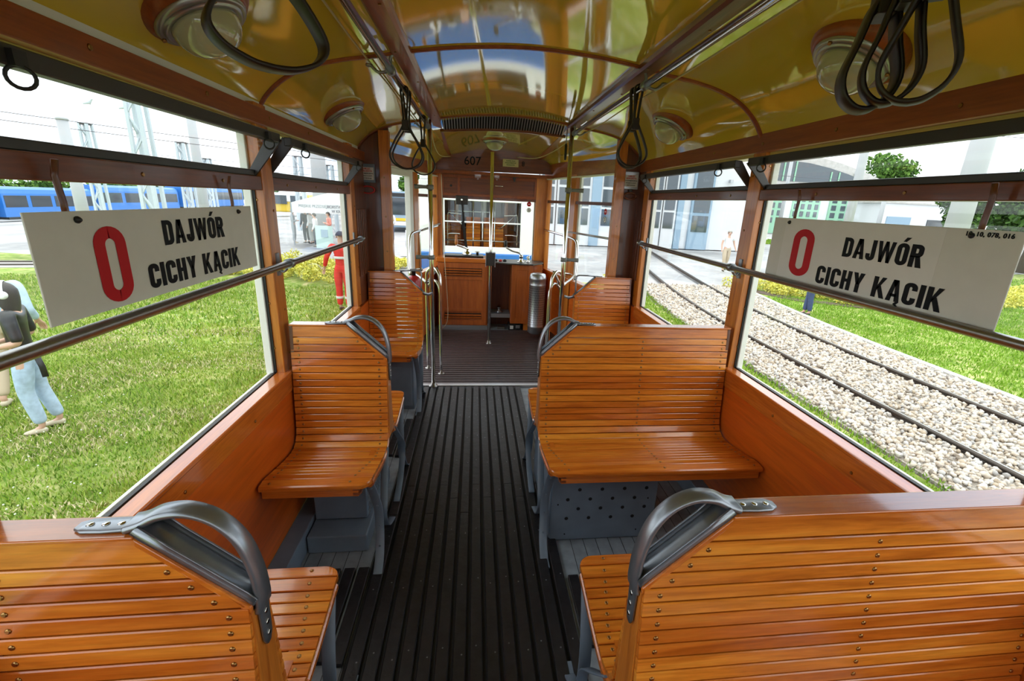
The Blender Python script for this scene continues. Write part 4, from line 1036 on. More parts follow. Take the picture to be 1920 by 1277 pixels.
# fire extinguisher seen through the left handle
r = tag(empty('fire_extinguisher', (-.50, 3.80, 0)), 'red fire extinguisher behind the far left bench', 'extinguisher')
PB(MB().lathe([(.05, .55), (.055, .57), (.055, .84), (.045, .87), (.02, .885)], (-.50, 3.82, 0), (0, 0, 1), 20), 'cylinder', 'redpl', r); PB(MB().lathe([(.018, .885), (.018, .92), (.03, .925), (.03, .935)], (-.50, 3.82, 0), (0, 0, 1), 12), 'valve', 'black', r)
PB(MB().box(-.56, -.44, 3.75, 3.89, .52, .55), 'bracket', 'seal', r)
# rear end wall behind the camera, with its windows
r = struct(empty('wall_rear', (.2, Y0, 0)))
PB(MB().box(-.85, 1.30, Y0-.04, Y0, 0, .80), 'lower_panel', 'panel', r)
PB(MB().box(-.85, 1.30, Y0-.04, Y0, 1.62, 2.12), 'upper_panel', 'cornice', r)
for x in (-.85, -.15, .48, 1.22): PB(MB().box(x, x+.08, Y0-.04, Y0+.01, .80, 1.62), 'post', 'boardz', r)
PB(MB().box(-.80, 1.25, Y0-.02, Y0-.015, .80, 1.62), 'pane', 'glass', r)

# ==================================================================== OUTSIDE
def speckle(name, cols, scale, rough=.9, detail=8, pos=(.35, .5, .65), bump=.4, scale2=None, dist=.03):
    m, n, b = new_mat(name); L = n.links
    t = n.nodes.new('ShaderNodeTexCoord'); z = n.nodes.new('ShaderNodeTexNoise'); z.inputs['Scale'].default_value = scale; z.inputs['Detail'].default_value = detail; z.inputs['Roughness'].default_value = .7
    L.new(t.outputs['Object'], z.inputs['Vector'])
    ra = n.nodes.new('ShaderNodeValToRGB'); e = ra.color_ramp.elements
    e[0].position = pos[0]; e[0].color = (*cols[0], 1); e[1].position = pos[2]; e[1].color = (*cols[2], 1); q = e.new(pos[1]); q.color = (*cols[1], 1)
    L.new(z.outputs['Fac'], ra.inputs['Fac']); out = ra.outputs['Color']
    if scale2:
        z2 = n.nodes.new('ShaderNodeTexNoise'); z2.inputs['Scale'].default_value = scale2; z2.inputs['Detail'].default_value = 3; L.new(t.outputs['Object'], z2.inputs['Vector'])
        mr = n.nodes.new('ShaderNodeMapRange'); mr.inputs['From Min'].default_value = .35; mr.inputs['From Max'].default_value = .65; mr.inputs['To Min'].default_value = .75; mr.inputs['To Max'].default_value = 1.25
        L.new(z2.outputs['Fac'], mr.inputs['Value']); vm = n.nodes.new('ShaderNodeVectorMath'); vm.operation = 'SCALE'; L.new(out, vm.inputs[0]); L.new(mr.outputs['Result'], vm.inputs['Scale']); out = vm.outputs['Vector']
    L.new(out, b.inputs['Base Color']); setp(b, Roughness=rough); b.inputs['Specular IOR Level'].default_value = .2
    if bump:
        bp = n.nodes.new('ShaderNodeBump'); bp.inputs['Strength'].default_value = bump; bp.inputs['Distance'].default_value = dist; L.new(z.outputs['Fac'], bp.inputs['Height']); L.new(bp.outputs['Normal'], b.inputs['Normal'])
    return m
def islands(name, cols, rough=.8, two=False, trans=0.0):
    """each little piece (blade, stone, leaf) takes its own colour"""
    m, n, b = new_mat(name); L = n.links; g = n.nodes.new('ShaderNodeNewGeometry'); ra = n.nodes.new('ShaderNodeValToRGB'); e = ra.color_ramp.elements
    e[0].position = 0; e[0].color = (*cols[0], 1); e[1].position = 1; e[1].color = (*cols[-1], 1)
    for i, c in enumerate(cols[1:-1]): q = e.new((i+1)/(len(cols)-1)); q.color = (*c, 1)
    L.new(g.outputs['Random Per Island'], ra.inputs['Fac']); L.new(ra.outputs['Color'], b.inputs['Base Color']); setp(b, Roughness=rough); b.inputs['Specular IOR Level'].default_value = .25
    if trans: b.inputs['Subsurface Weight'].default_value = 0
    return m
M['lawn'] = speckle('lawn_soil_and_grass', ((.10, .17, .02), (.20, .27, .05), (.42, .38, .18)), 3.0, scale2=.35)
M['ballastbed'] = speckle('ballast_bed', ((.22, .18, .14), (.42, .37, .31), (.58, .54, .48)), 26, pos=(.38, .5, .6), bump=1.0, scale2=1.2)
M['asphalt'] = speckle('asphalt', ((.30, .30, .31), (.36, .36, .36), (.42, .41, .40)), 1.2, bump=.05, scale2=.2)
M['concrete'] = speckle('pale_paving', ((.42, .41, .38), (.50, .48, .45), (.56, .54, .51)), 2.0, bump=.05)
M['blade'] = islands('grass_blades', ((.10, .20, .022), (.18, .33, .03), (.27, .41, .04), (.36, .46, .07), (.52, .52, .20), (.20, .35, .03)))
M['blade2'] = islands('grass_blades_bright', ((.10, .23, .015), (.17, .34, .02), (.23, .41, .03), (.21, .37, .03), (.32, .44, .07)))
M['straw'] = islands('dry_grass', ((.52, .45, .24), (.70, .62, .40), (.60, .56, .28)))
M['clover'] = plain('clover_white', (.62, .64, .50), .8)
M['stone'] = islands('ballast_stones', ((.20, .17, .14), (.46, .37, .27), (.60, .55, .48), (.52, .43, .33), (.64, .62, .58), (.34, .32, .30), (.58, .48, .38), (.66, .62, .55)))
M['yflower'] = islands('yellow_green_leaves', ((.40, .40, .06), (.68, .60, .08), (.78, .70, .14), (.46, .50, .10), (.82, .74, .22)))
M['leaf'] = islands('tree_leaves', ((.03, .08, .012), (.06, .14, .02), (.10, .21, .03), (.16, .28, .05)))
M['leafd'] = islands('dark_leaves', ((.02, .05, .01), (.04, .10, .015), (.08, .16, .03)))
M['bark'] = plain('bark', (.10, .075, .05), .9)
M['railsteel'] = plain('rail_steel', (.085, .07, .058), .4, metal=.5)
M['railtop'] = plain('polished_rail_head', (.45, .43, .40), .25, metal=1.0)
M['tramblue'] = plain('tram_blue', (.025, .17, .52), .3)
M['tramwhite'] = plain('tram_white', (.78, .78, .76), .35)
M['tramglass'] = plain('dark_vehicle_glass', (.025, .035, .045), .08, spec=.8)
M['tramyellow'] = plain('vehicle_yellow', (.70, .48, .03), .35)
M['facade'] = plain('white_facade', (.66, .67, .68), .7, var=.03, scale=.5)
M['bluegrey'] = plain('blue_grey_steel', (.26, .37, .47), .5)
M['mint'] = plain('mint_green_door', (.28, .52, .36), .5)
M['darkglass'] = plain('dark_window_glass', (.05, .07, .085), .06, spec=.9)
M['mast'] = plain('grey_mast', (.50, .56, .60), .5)
M['mastw'] = plain('white_mast', (.40, .41, .42), .5)
M['wire'] = plain('overhead_wire', (.12, .12, .14), .5)
M['tent'] = plain('tent_white', (.80, .81, .81), .7)
M['tentink'] = plain('tent_grey_ink', (.12, .15, .19), .7)

# ground
mb = MB(); xs_ = [-150, -48, -18, 170]; zs_ = [-3.1, -2.95, GZ-.06, GZ-.06]
for i in range(3):
    b0 = mb.add([(xs_[i], -25, zs_[i]), (xs_[i+1], -25, zs_[i+1]), (xs_[i+1], 160, zs_[i+1]), (xs_[i], 160, zs_[i])]); mb.face((b0, b0+1, b0+2, b0+3))
struct(mb.build('ground', 'asphalt'))
def polyface(pts, z, name, mat, th=.05):
    mb = MB(); mb.prism([(x, y) for x, y in pts], (0, 0, z-th), (1, 0, 0), (0, 1, 0), (0, 0, th)); return mb.build(name, mat)
struct(polyface([(-18, -20), (4.62, -20), (4.62, 6), (4.72, 9.0), (4.95, 12), (5.45, 15.2), (2.0, 15.5), (-3.3, 13.2), (-4.4, 18.4), (-7.2, 19.4), (-12.5, 17.6), (-18, 18.6)], GZ, 'ground_lawn', 'lawn'))
tk = lambda y: 5.60+.42*math.log1p(math.exp((y-11)/2))
ctr = [(tk(y)-.95, y) for y in list(range(-12, 15, 2))+[15.3]]; ctr2 = [(tk(y)+2.45+.03*max(0, y-4), y) for y in list(range(-12, 15, 2))+[15.3]]
struct(polyface(ctr+ctr2[::-1], GZ+.02, 'ground_ballast', 'ballastbed', .08))
lr = ctr2; struct(polyface(lr+[(12.5, 17), (30, 22), (45, 22), (45, -12)], GZ, 'ground_lawn_right', 'lawn'))
# concrete kerb between ballast and right lawn
mb = MB(); mb.strip([(x+.05, y, GZ+.03) for x, y in ctr2], (1, 0, 0), .12, .07, smooth=False); tag(mb.build('kerb_stone', 'concrete'), 'pale concrete kerb between the ballast and the right-hand lawn', 'kerb')
# track rails
for off, lb_ in ((0, 'nearer steel rail of the track in the gravel'), (1.50, 'farther steel rail of the track in the gravel')):
    r = tag(empty('track_rail', (5.6+off, 4, GZ)), lb_, 'rail')
    pts = [(tk(y)+off+.0*y, y, GZ+.075) for y in [-10+.8*i for i in range(50)]]
    mb = MB(); mb.strip(pts, (1, 0, 0), .062, .055, smooth=True); mb.strip([(x, y, GZ+.03) for x, y, z in pts], (1, 0, 0), .022, .07); mb.strip([(x, y, GZ+.012) for x, y, z in pts], (1, 0, 0), .13, .02); PB(mb, 'rail_body', 'railsteel', r)
    mb = MB(); mb.strip([(x-.006, y, GZ+.1035) for x, y, z in pts], (1, 0, 0), .026, .003); PB(mb, 'rail_head', 'railtop', r)
# old track crossing the lawn far left
struct(polyface([(-17.8, 13.9), (-11.0, 15.9), (-11.4, 16.9), (-17.8, 15.6)], GZ+.03, 'ground_track_strip', 'concrete', .06))
for k_, (a_, b_, lb_) in enumerate((((-17.7, 14.35), (-11.1, 16.2), 'nearer rail of the old track across the far left lawn'), ((-17.7, 15.2), (-11.3, 16.75), 'farther rail of the old track across the far left lawn'))):
    tag(MB().bar((*a_, GZ+.05), (*b_, GZ+.05), .09, .06).build('track_rail', 'railsteel'), lb_, 'rail')
# loose ballast
def fastmesh(name, V, F, mat, n):
    me = bpy.data.meshes.new(name); me.vertices.add(len(V)); me.vertices.foreach_set('co', V.astype(np.float32).ravel())
    me.loops.add(F.size); me.loops.foreach_set('vertex_index', F.astype(np.int32).ravel()); me.polygons.add(len(F))
    me.polygons.foreach_set('loop_start', np.arange(0, F.size, n, dtype=np.int32)); me.polygons.foreach_set('loop_total', np.full(len(F), n, dtype=np.int32))
    me.update(calc_edges=True); me.materials.append(M[mat] if isinstance(mat, str) else mat); o = bpy.data.objects.new(name, me); COL.objects.link(o); return o
ico = bmesh.new(); bmesh.ops.create_icosphere(ico, subdivisions=1, radius=1); IV = np.array([v.co[:] for v in ico.verts]); IF = np.array([[v.index for v in f.verts] for f in ico.faces]); ico.free()
def rot_rand(n):
    q = rng.normal(size=(n, 4)); q /= np.linalg.norm(q, axis=1)[:, None]; a, b, c, d = q.T
    return np.stack([1-2*(c*c+d*d), 2*(b*c-a*d), 2*(b*d+a*c), 2*(b*c+a*d), 1-2*(b*b+d*d), 2*(c*d-a*b), 2*(b*d-a*c), 2*(c*d+a*b), 1-2*(b*b+c*c)], 1).reshape(n, 3, 3)
def stones(n, y0, y1, s0, s1, name):
    y = rng.uniform(y0, y1, n); t = rng.uniform(0, 1, n)
    q_ = 5.60+.42*np.log1p(np.exp((y-11)/2)); xl = q_-.92; xr = q_+2.40+.03*np.maximum(0, y-4); x = xl+(xr-xl)*t
    d1 = np.abs(x-(xl+.92)); d2 = np.abs(x-(xl+2.42)); keep = (d1 > .05) & (d2 > .05); x = x[keep]; y = y[keep]; n = len(x)
    S = rng.uniform(s0, s1, (n, 1, 1))*rng.uniform(.55, 1.1, (n, 1, 3)); jit = 1+rng.uniform(-.28, .28, (n, 12, 1))
    V = np.einsum('nij,nkj->nki', rot_rand(n), IV[None]*jit*S)
    V[:, :, 0] += x[:, None]; V[:, :, 1] += y[:, None]; V[:, :, 2] += (GZ+.022+rng.uniform(-.005, .03, n))[:, None]
    F = (IF[None]+np.arange(n)[:, None, None]*12).reshape(-1, 3)
    return fastmesh(name, V.reshape(-1, 3), F, 'stone', 3)
tag(stones(15000, 1.5, 9.5, .022, .040, 'gravel'), 'pale tan gravel ballast of the track beside the tram', 'gravel', kind='stuff')
tag(stones(7500, 9.5, 15.2, .026, .048, 'gravel'), 'pale gravel ballast farther along the curving track', 'gravel', kind='stuff')
# grass blades
def blades(n, reg, name, mat, h0=.03, h1=.07, w=.006, cond=None, lean=.5):
    x = rng.uniform(reg[0], reg[1], n); y = rng.uniform(reg[2], reg[3], n)
    if cond is not None: k = cond(x, y); x = x[k]; y = y[k]; n = len(x)
    h = rng.uniform(h0, h1, n)*(1+.35*np.sin(x*3.1+1.7*np.sin(y*2.3))*np.sin(y*2.7+1.3*np.sin(x*1.9))); a = rng.uniform(0, 2*PI, n); ww = rng.uniform(.6, 1.3, n)*w; l = rng.uniform(.1, lean, n)*h*1.6; la = rng.uniform(0, 2*PI, n)
    dx = np.cos(a)*ww; dy = np.sin(a)*ww; V = np.zeros((n, 5, 3)); z = GZ+0*x
    V[:, 0] = np.stack([x-dx, y-dy, z], 1); V[:, 1] = np.stack([x+dx, y+dy, z], 1)
    mx = x+np.cos(la)*l*.4; my = y+np.sin(la)*l*.4
    V[:, 2] = np.stack([mx+dx*.8, my+dy*.8, z+h*.6], 1); V[:, 3] = np.stack([x+np.cos(la)*l, y+np.sin(la)*l, z+h], 1); V[:, 4] = np.stack([mx-dx*.8, my-dy*.8, z+h*.6], 1)
    F = np.arange(5)[None]+np.arange(n)[:, None]*5
    return fastmesh(name, V.reshape(-1, 3), F, mat, 5)
inl = lambda x, y: (x > -14) & ~((y > 13.4) & (x > -7) )
tag(blades(90000, (-7.5, -1.5, 1.0, 8.0), 'lawn_grass', 'blade', .022, .055, .0055), 'rough green lawn just outside the left windows', 'grass', kind='stuff')
tag(blades(60000, (-15, -1.2, 4.0, 14.0), 'lawn_grass', 'blade', .04, .09, .010, lambda x, y: inl(x, y) & ((x < -7.5) | (y > 8))), 'rough green lawn farther out on the left', 'grass', kind='stuff')
pt = lambda x, y: (np.sin(x*2.3+y*1.1)+np.sin(y*3.1-x*1.3)+np.sin(x*.9+y*.6+1)) > .75
tag(blades(34000, (-7.5, -1.5, 1.0, 9.0), 'dry_grass', 'straw', .02, .05, .007, pt, .9), 'straw coloured dry patches in the left lawn', 'grass', kind='stuff')
x = rng.uniform(-9, -1.6, 1500); y = rng.uniform(2, 12, 1500); k = np.sin(x*1.3+1)+np.sin(y*1.1+x*.5) > .1; x = x[k]; y = y[k]; n = len(x)
V = IV[None]*.008+np.stack([x, y, GZ+rng.uniform(.05, .085, n)], 1)[:, None, :]; tag(fastmesh('clover_flowers', V.reshape(-1, 3), (IF[None]+np.arange(n)[:, None, None]*12).reshape(-1, 3), 'clover', 3), 'small white clover flowers dotted over the left lawn', 'flowers', kind='stuff')
rtk = lambda y: 5.60+.42*np.log1p(np.exp((y-11)/2))
tag(blades(60000, (8, 17, 2.0, 13.5), 'lawn_grass', 'blade2', .03, .07, .008, lambda x, y: (x > rtk(y)+2.6+.03*np.maximum(0, y-4)) & (x > 7.6)), 'bright green lawn beyond the track on the right', 'grass', kind='stuff')
tag(blades(30000, (15, 34, 2.0, 19.5), 'lawn_grass', 'blade2', .04, .08, .016, lambda x, y: (x > 17)), 'bright green lawn far out on the right', 'grass', kind='stuff')
tag(blades(26000, (2.8, 5.6, 1.0, 14.5), 'lawn_grass', 'blade2', .03, .07, .008, lambda x, y: x < rtk(y)-.88), 'narrow strip of grass between the tram and the gravel', 'grass', kind='stuff')
# clumps of leaves: hedges, flower beds and tree crowns
def leaves(name, blobs, n, size, mat, parent=None):
    """blobs: (centre, radii); leaf quads scattered in the shell of each blob"""
    P = []; tot = sum(r[0]*r[1]+r[1]*r[2]+r[0]*r[2] for _, r in blobs)
    for c, r in blobs:
        k = max(8, int(n*(r[0]*r[1]+r[1]*r[2]+r[0]*r[2])/tot)); d = rng.normal(size=(k, 3)); d /= np.linalg.norm(d, axis=1)[:, None]
        P.append(np.array(c)+d*np.array(r)*rng.uniform(.62, 1.08, (k, 1)))
    P = np.concatenate(P); n = len(P); R = rot_rand(n); Q = np.array([[-.5, -.3, 0], [.5, -.3, .1], [.5, .3, 0], [-.5, .3, .1]])*size
    V = np.einsum('nij,kj->nki', R, Q)*rng.uniform(.6, 1.4, (n, 1, 1))+P[:, None, :]
    V[:, :, 2] = np.maximum(V[:, :, 2], GZ+.005) if mat == 'yflower' else V[:, :, 2]
    o = fastmesh(name, V.reshape(-1, 3), np.arange(4*n).reshape(-1, 4), mat, 4)
    if parent: o.parent = parent; o.matrix_parent_inverse = parent.matrix_basis.inverted()
    return o
def bed(name, pts, wd, h, n, label):
    bl = []
    for (x0, y0), (x1, y1) in zip(pts, pts[1:]):
        L_ = math.hypot(x1-x0, y1-y0); m = max(2, int(L_/.45))
        for i in range(m):
            t = i/m; px, py = -(y1-y0)/L_, (x1-x0)/L_
            for j in range(max(1, int(wd/.5))):
                u = rng.uniform(-.5, .5)*wd; hh = h*rng.uniform(.7, 1.15); bl.append(((x0+(x1-x0)*t+px*u+rng.uniform(-.1, .1), y0+(y1-y0)*t+py*u, GZ+hh*.45), (.30, .30, hh*.55)))
    return tag(leaves(name, bl, n, .055, 'yflower'), label, 'plants', kind='stuff')
bed('flower_bed', [(-8.2, 16.6), (-6.6, 15.9), (-5.0, 15.4), (-3.4, 15.0)], 2.6, .55, 14000, 'bed of yellow and green shrubs beyond the left lawn')
bed('flower_bed', [(-3.2, 17.4), (-2.4, 17.2)], 1.6, .4, 2500, 'yellow flowers seen through the open platform door')
bed('flower_bed', [(9.6, 15.4), (10.5, 13.6), (12.5, 12.9), (15.0, 12.8), (17.5, 13.3), (21, 15)], 1.9, .50, 20000, 'bed of yellow flowering shrubs beyond the track on the right')
bed('flower_bed', [(3.2, 11.6), (4.2, 12.8), (4.7, 14.9)], 1.1, .5, 5000, 'small clump of yellow flowers by the track seen through the farther right window')
mb = MB(); mb.strip([(9.2, 15.0, GZ+.01), (10.0, 13.0, GZ+.01), (12.0, 11.9, GZ+.01), (15.0, 11.7, GZ+.01)], (1, 1, 0), .5, .03); struct(mb.build('ground_soil_edge', plain('dark_soil', (.10, .07, .05), .95)))
def tree(x, y, z0, h, r, label, mat='leaf', n=1600, sz=.28, grp='trees in the background'):
    t = tag(empty('tree', (x, y, z0)), label, 'tree', grp)
    PB(MB().tube([(x, y, z0), (x+.05*r, y, z0+h*.3), (x, y, z0+h*.65)], [.09*r, .07*r, .03*r], 8), 'trunk', 'bark', t)
    bl = [((x+rng.uniform(-.55, .55)*r, y+rng.uniform(-.5, .5)*r, z0+h*rng.uniform(.45, .9)), (r*.45, r*.45, r*.38)) for _ in range(11)]
    leaves('crown', bl, int(n*2.2), sz, mat, t); return t
for i in range(9):
    x, y = -57, 63+i*9.5
    tree(x, y, GZ-2.0, 3.7+(i*7 % 4)*.3+i*.24, 3.9, ['rounded green tree above the left end of the blue tram', 'green tree behind the blue tram, second from the left edge', 'green tree behind the blue tram, just left of the first sign hanger',
         'green tree behind the blue tram, right of the first sign hanger', 'green tree behind the middle of the blue tram', 'green tree behind the blue tram beside the broad lattice mast', 'green tree behind the right part of the blue tram',
         'green tree behind the right end of the blue tram', 'green tree farthest right behind the blue tram'][i], n=900, sz=.45)
tree(44, 66, GZ, 8.3, 2.6, 'tree between the curved hall roof and the round tree on the right', n=900, sz=.4); tree(55, 70, GZ, 9.0, 3.4, 'green tree left of the round tree, beyond the depot on the right', n=1100, sz=.4)
tree(65, 70, GZ, 12.2, 4.6, 'tall round green tree left of the thick white mast on the right', n=2200, sz=.42)
tree(30.5, 22.5, GZ, 6.2, 3.0, 'dark leafy tree at the right edge, behind the right sign', 'leafd', 2600, .22); tree(26.0, 22.3, GZ, 4.6, 1.5, 'small dark tree just left of the right-hand sign hanger', 'leafd', 1200, .18)
tree(38, 24, GZ, 6.8, 3.2, 'leafy tree outside the right frame edge behind the right sign', 'leaf', 2200, .25)
tree(-9.5, 47, GZ-.3, 6.8, 1.7, 'green tree seen through the open door, left of the mast', n=900, sz=.3); tree(-6.3, 47, GZ-.3, 6.3, 1.2, 'green tree seen through the open door, right of the mast', n=700, sz=.3)

# trams
def tram_side(root, x, y0, y1, z0, z1, nwin, face=1, body='tramblue', win='tramglass', doors=()):
    """long vehicle whose side faces +x, running along y"""
    H = z1-z0
    PB(MB().prism([(0, .25), (0, H*.80), (.10, H*.93), (.45, H), (2.0, H), (2.35, H*.93), (2.45, H*.8), (2.45, .25)], (x, y0, z0), (-1, 0, 0), (0, 0, 1), (0, y1-y0, 0)), 'body', body, root)
    PB(MB().box(x-.05, x-2.4, y0+.3, y1-.3, z0, z0+.26), 'underframe', 'black', root)
    L_ = (y1-y0)/nwin
    for i in range(nwin):
        PB(MB().box(x+.015, x-.02, y0+L_*i+L_*.08, y0+L_*(i+1)-L_*.08, z0+H*.38, z0+H*.74), 'window', win, root)
def slat_x(xa, ya, xb, yb): return xa, ya, math.hypot(xb-xa, yb-ya), math.atan2(yb-ya, xb-xa)
# blue articulated tram far left, three sections on the sloping yard
bt = tag(empty('blue_tram', (-47, 53, -2.85)), 'long modern blue tram with dark windows parked far away on the left', 'tram')
for i, (a, b) in enumerate(((38, 52), (52.6, 64), (64.6, 80), (80.6, 100))):
    tram_side(bt, -46.2+i*.35, a, b, -2.9+i*.30, .02+i*.50, 4)
mb = MB(); mb.box(-46.12, -46.0, 57.6, 60.6, -2.7, .3); PB(mb, 'bus_shelter_front', 'tramwhite', bt)
for i, (yy, zz) in enumerate(((43.6, -.1), (45.6, .1), (62.5, .35), (44.5, -1.6))):
    mb = MB(); mb.prism([(0, 0), (.5, .18), (.9, .75), (.55, .62), (.3, 1.0), (.1, .55), (-.35, .5)], (-46.15 if i < 3 else -46.1, yy, zz-.8), (0, 1, 0), (0, 0, 1), (.04, 0, 0)); PB(mb, 'white_pattern', 'tramwhite', bt)
# yellow tram behind the tent
yt = tag(empty('yellow_tram', (-21.5, 58, GZ)), 'yellow and white tram far away behind the white tent', 'tram')
PB(MB().box(-24.2, -18.2, 55, 57.4, GZ+.25, 1.15), 'body', 'tramyellow', yt, .15); PB(MB().box(-24.1, -18.3, 54.9, 57.5, .30, 1.2), 'upper_body', 'tramwhite', yt, .1)
for i in range(3): PB(MB().box(-23.6+i*1.8, -22.2+i*1.8, 54.86, 54.95, .05, .95), 'window', 'tramglass', yt)
# the tram facing the windscreen
ft = tag(empty('facing_tram', (.12, 8.3, GZ)), 'old blue and white tram standing directly ahead of the windscreen', 'tram')
mb = MB()
for a in (((-.95, -.53, -.2, 1.78)), ((.77, 1.19, -.2, 1.78)), ((-.53, .77, 1.47, 1.78)), ((-.53, .77, .58, .71))): mb.box(a[0], a[1], 8.2, 8.26, a[2], a[3])
PB(mb, 'front_upper_body', 'tramwhite', ft, .01)
PB(MB().box(-.97, 1.21, 8.17, 8.28, -.75, .60), 'front_lower_body', 'tramblue', ft, .02)
PB(MB().box(-.95, 1.19, 8.3, 16, 1.75, 1.95), 'roof', 'tramwhite', ft, .05)
for x in (-.97, 1.17): PB(MB().box(x, x+.04, 8.28, 16, -.75, .60), 'side_wall', 'tramblue', ft)
for x in (-.97, 1.17):
    for k in range(6): PB(MB().box(x, x+.04, 8.3+k*1.25, 8.42+k*1.25, .60, 1.76), 'side_post', 'cream' if x > 0 else 'boardz', ft)
for x in (-.955, 1.185): PB(MB().box(x, x+.01, 8.28, 16, .60, 1.75), 'side_light_block', 'darkglass', ft)  # opaque dark sheets added to keep side daylight out of this tram's interior
PB(MB().box(-.95, 1.19, 8.3, 15.9, -.30, -.25), 'floor_plate', 'darkx', ft); PB(MB().box(-.95, 1.19, 15.9, 16, -.75, 1.76), 'rear_wall', 'dark', ft)
PB(MB().box(-.53, .77, 8.215, 8.22, .71, 1.47), 'front_window', 'glass', ft)
PB(MB().box(-.53, .77, 8.205, 8.225, 1.115, 1.135), 'window_bar', 'tramwhite', ft)
PB(MB().tube([(-.53, 8.36, .80), (.77, 8.36, .80)], .012, 8), 'inner_rail', 'steel', ft)
for (xa, xb, yy) in ((-.18, .08, 8.9), (.15, .52, 9.0), (-.70, -.30, 9.6)):
    q = MB()
    for i in range(11): q.box(xa, xb, yy-.01, yy+.012, .62+i*.052, .666+i*.052)
    q.box(xa, xb, yy-.24, yy, .58, .61)
    PB(q, 'inner_bench', 'slat', ft)
for x in (-.05, .12, .34): PB(MB().tube([(x, 8.75, -.2), (x, 8.75, 1.74)], .014, 8), 'inner_pole', 'chrome', ft)
for s in (-1, 1):
    q = MB().tube(cr_spline([(.12+s*.62, 8.5, .60), (.12+s*.62, 8.5, .86), (.12+s*.56, 8.5, .90), (.12+s*.40, 8.5, .90)], 4), .011, 8); q.tube([(.12+s*.30, 8.55, 1.0), (.12+s*.55, 8.55, 1.22)], .009, 8); q.tube(cr_spline([(.12+s*.62, 8.5, .60), (.12+s*.62, 8.5, 1.2), (.12+s*.55, 8.5, 1.25), (.12+s*.38, 8.5, 1.24)], 4), .008, 8); PB(q, 'inner_handrail', 'chrome', ft)
PB(MB().tube([(-.50, 8.9, 1.28), (.3, 8.9, 1.28)], .010, 8), 'inner_crossrail', 'tramwhite', ft)
PB(MB().box(.10, .20, 9.4, 9.44, .9, 1.7), 'inner_post', 'cream', ft); PB(MB().box(.30, .38, 9.4, 9.44, .9, 1.7), 'inner_post', 'cream', ft); PB(MB().box(.55, .62, 9.4, 9.44, .6, 1.7), 'inner_post', 'boardz', ft); PB(MB().box(-.40, -.34, 9.3, 9.34, 1.1, 1.74), 'inner_post', 'tramwhite', ft)
PB(MB().lathe([(.085, 0), (.09, .02), (.07, .05), (.03, .06)], (-.75, 8.17, .10), (0, -1, 0), 20), 'headlamp', 'opal', ft); PB(MB().lathe([(.085, 0), (.09, .02), (.07, .05), (.03, .06)], (1.0, 8.17, .10), (0, -1, 0), 20), 'headlamp', 'opal', ft)
# modern tram or bus seen through the open door
o = tag(empty('grey_bus', (-6.2, 36, GZ)), 'grey fronted vehicle seen through the open platform door', 'bus')
PB(MB().prism([(-1.35, .3), (1.15, .3), (1.15, 2.5), (.95, 2.85), (-1.15, 2.85), (-1.35, 2.5)], (-5.9, 36, GZ), (1, 0, 0), (0, 0, 1), (0, 7, 0)), 'body', 'bluegrey', o, .05)
PB(MB().box(-7.0, -4.95, 35.95, 36.0, .15, 1.35), 'windscreen', 'tramglass', o, .05); PB(MB().box(-7.05, -4.9, 35.93, 36.0, 1.42, 1.68), 'destination_display', 'black', o); PB(MB().box(-7.2, -4.8, 35.9, 36, -.28, -.08), 'yellow_stripe', 'tramyellow', o); PB(MB().box(-7.1, -4.85, 35.9, 36, -.6, -.32), 'bumper', 'white', o)
# depot building on the right
db = tag(empty('depot_building', (10, 30, GZ)), 'white depot building with tall glazed folding doors and blue-grey posts', 'building')
PB(MB().box(2.5, 18.6, 30.2, 48, GZ, 9), 'main_wall', 'facade', db); PB(MB().box(2.5, 18.6, 30.0, 30.3, 5.6, 9.2), 'upper_wall', 'facade', db)
def fold_door(x0, x1, n, zt=5.0):
    PB(MB().box(x0, x1, 30.06, 30.2, GZ, zt), 'door_leaf', 'facade', db)
    wl = (x1-x0)/n
    for i in range(n):
        for (a, b) in ((.25, 1.28), (1.42, 2.50), (2.66, 3.75), (3.92, 4.9)):
            PB(MB().box(x0+wl*i+wl*.14, x0+wl*(i+1)-wl*.14, 30.03, 30.08, a, b), 'door_pane', 'darkglass', db)
        PB(MB().box(x0+wl*i-.02, x0+wl*i+.02, 30.02, 30.07, GZ, zt), 'door_joint', 'black', db)
fold_door(3.9, 7.3, 3); fold_door(7.9, 9.7, 2); fold_door(11.15, 13.05, 2)
for x0, x1 in ((7.3, 7.9), (9.7, 9.95), (13.1, 13.5), (10.95, 11.12)): PB(MB().box(x0, x1, 29.95, 30.2, GZ, 7), 'steel_post', 'bluegrey', db)
PB(MB().box(14.05, 15.45, 30.0, 30.2, GZ, 5), 'side_door', 'bluegrey', db)
for a, b in ((.1, 1.15), (1.35, 2.3), (2.6, 4.6)): PB(MB().box(14.2, 15.3, 29.97, 30.02, a, b), 'side_door_pane', 'darkglass', db)
PB(MB().box(10.2, 10.6, 29.97, 30.02, 1.1, 1.4), 'wall_sign', 'redpl', db); PB(MB().box(16.4, 16.6, 29.85, 30.1, 3.3, 3.5), 'wall_lamp', 'zinc', db)
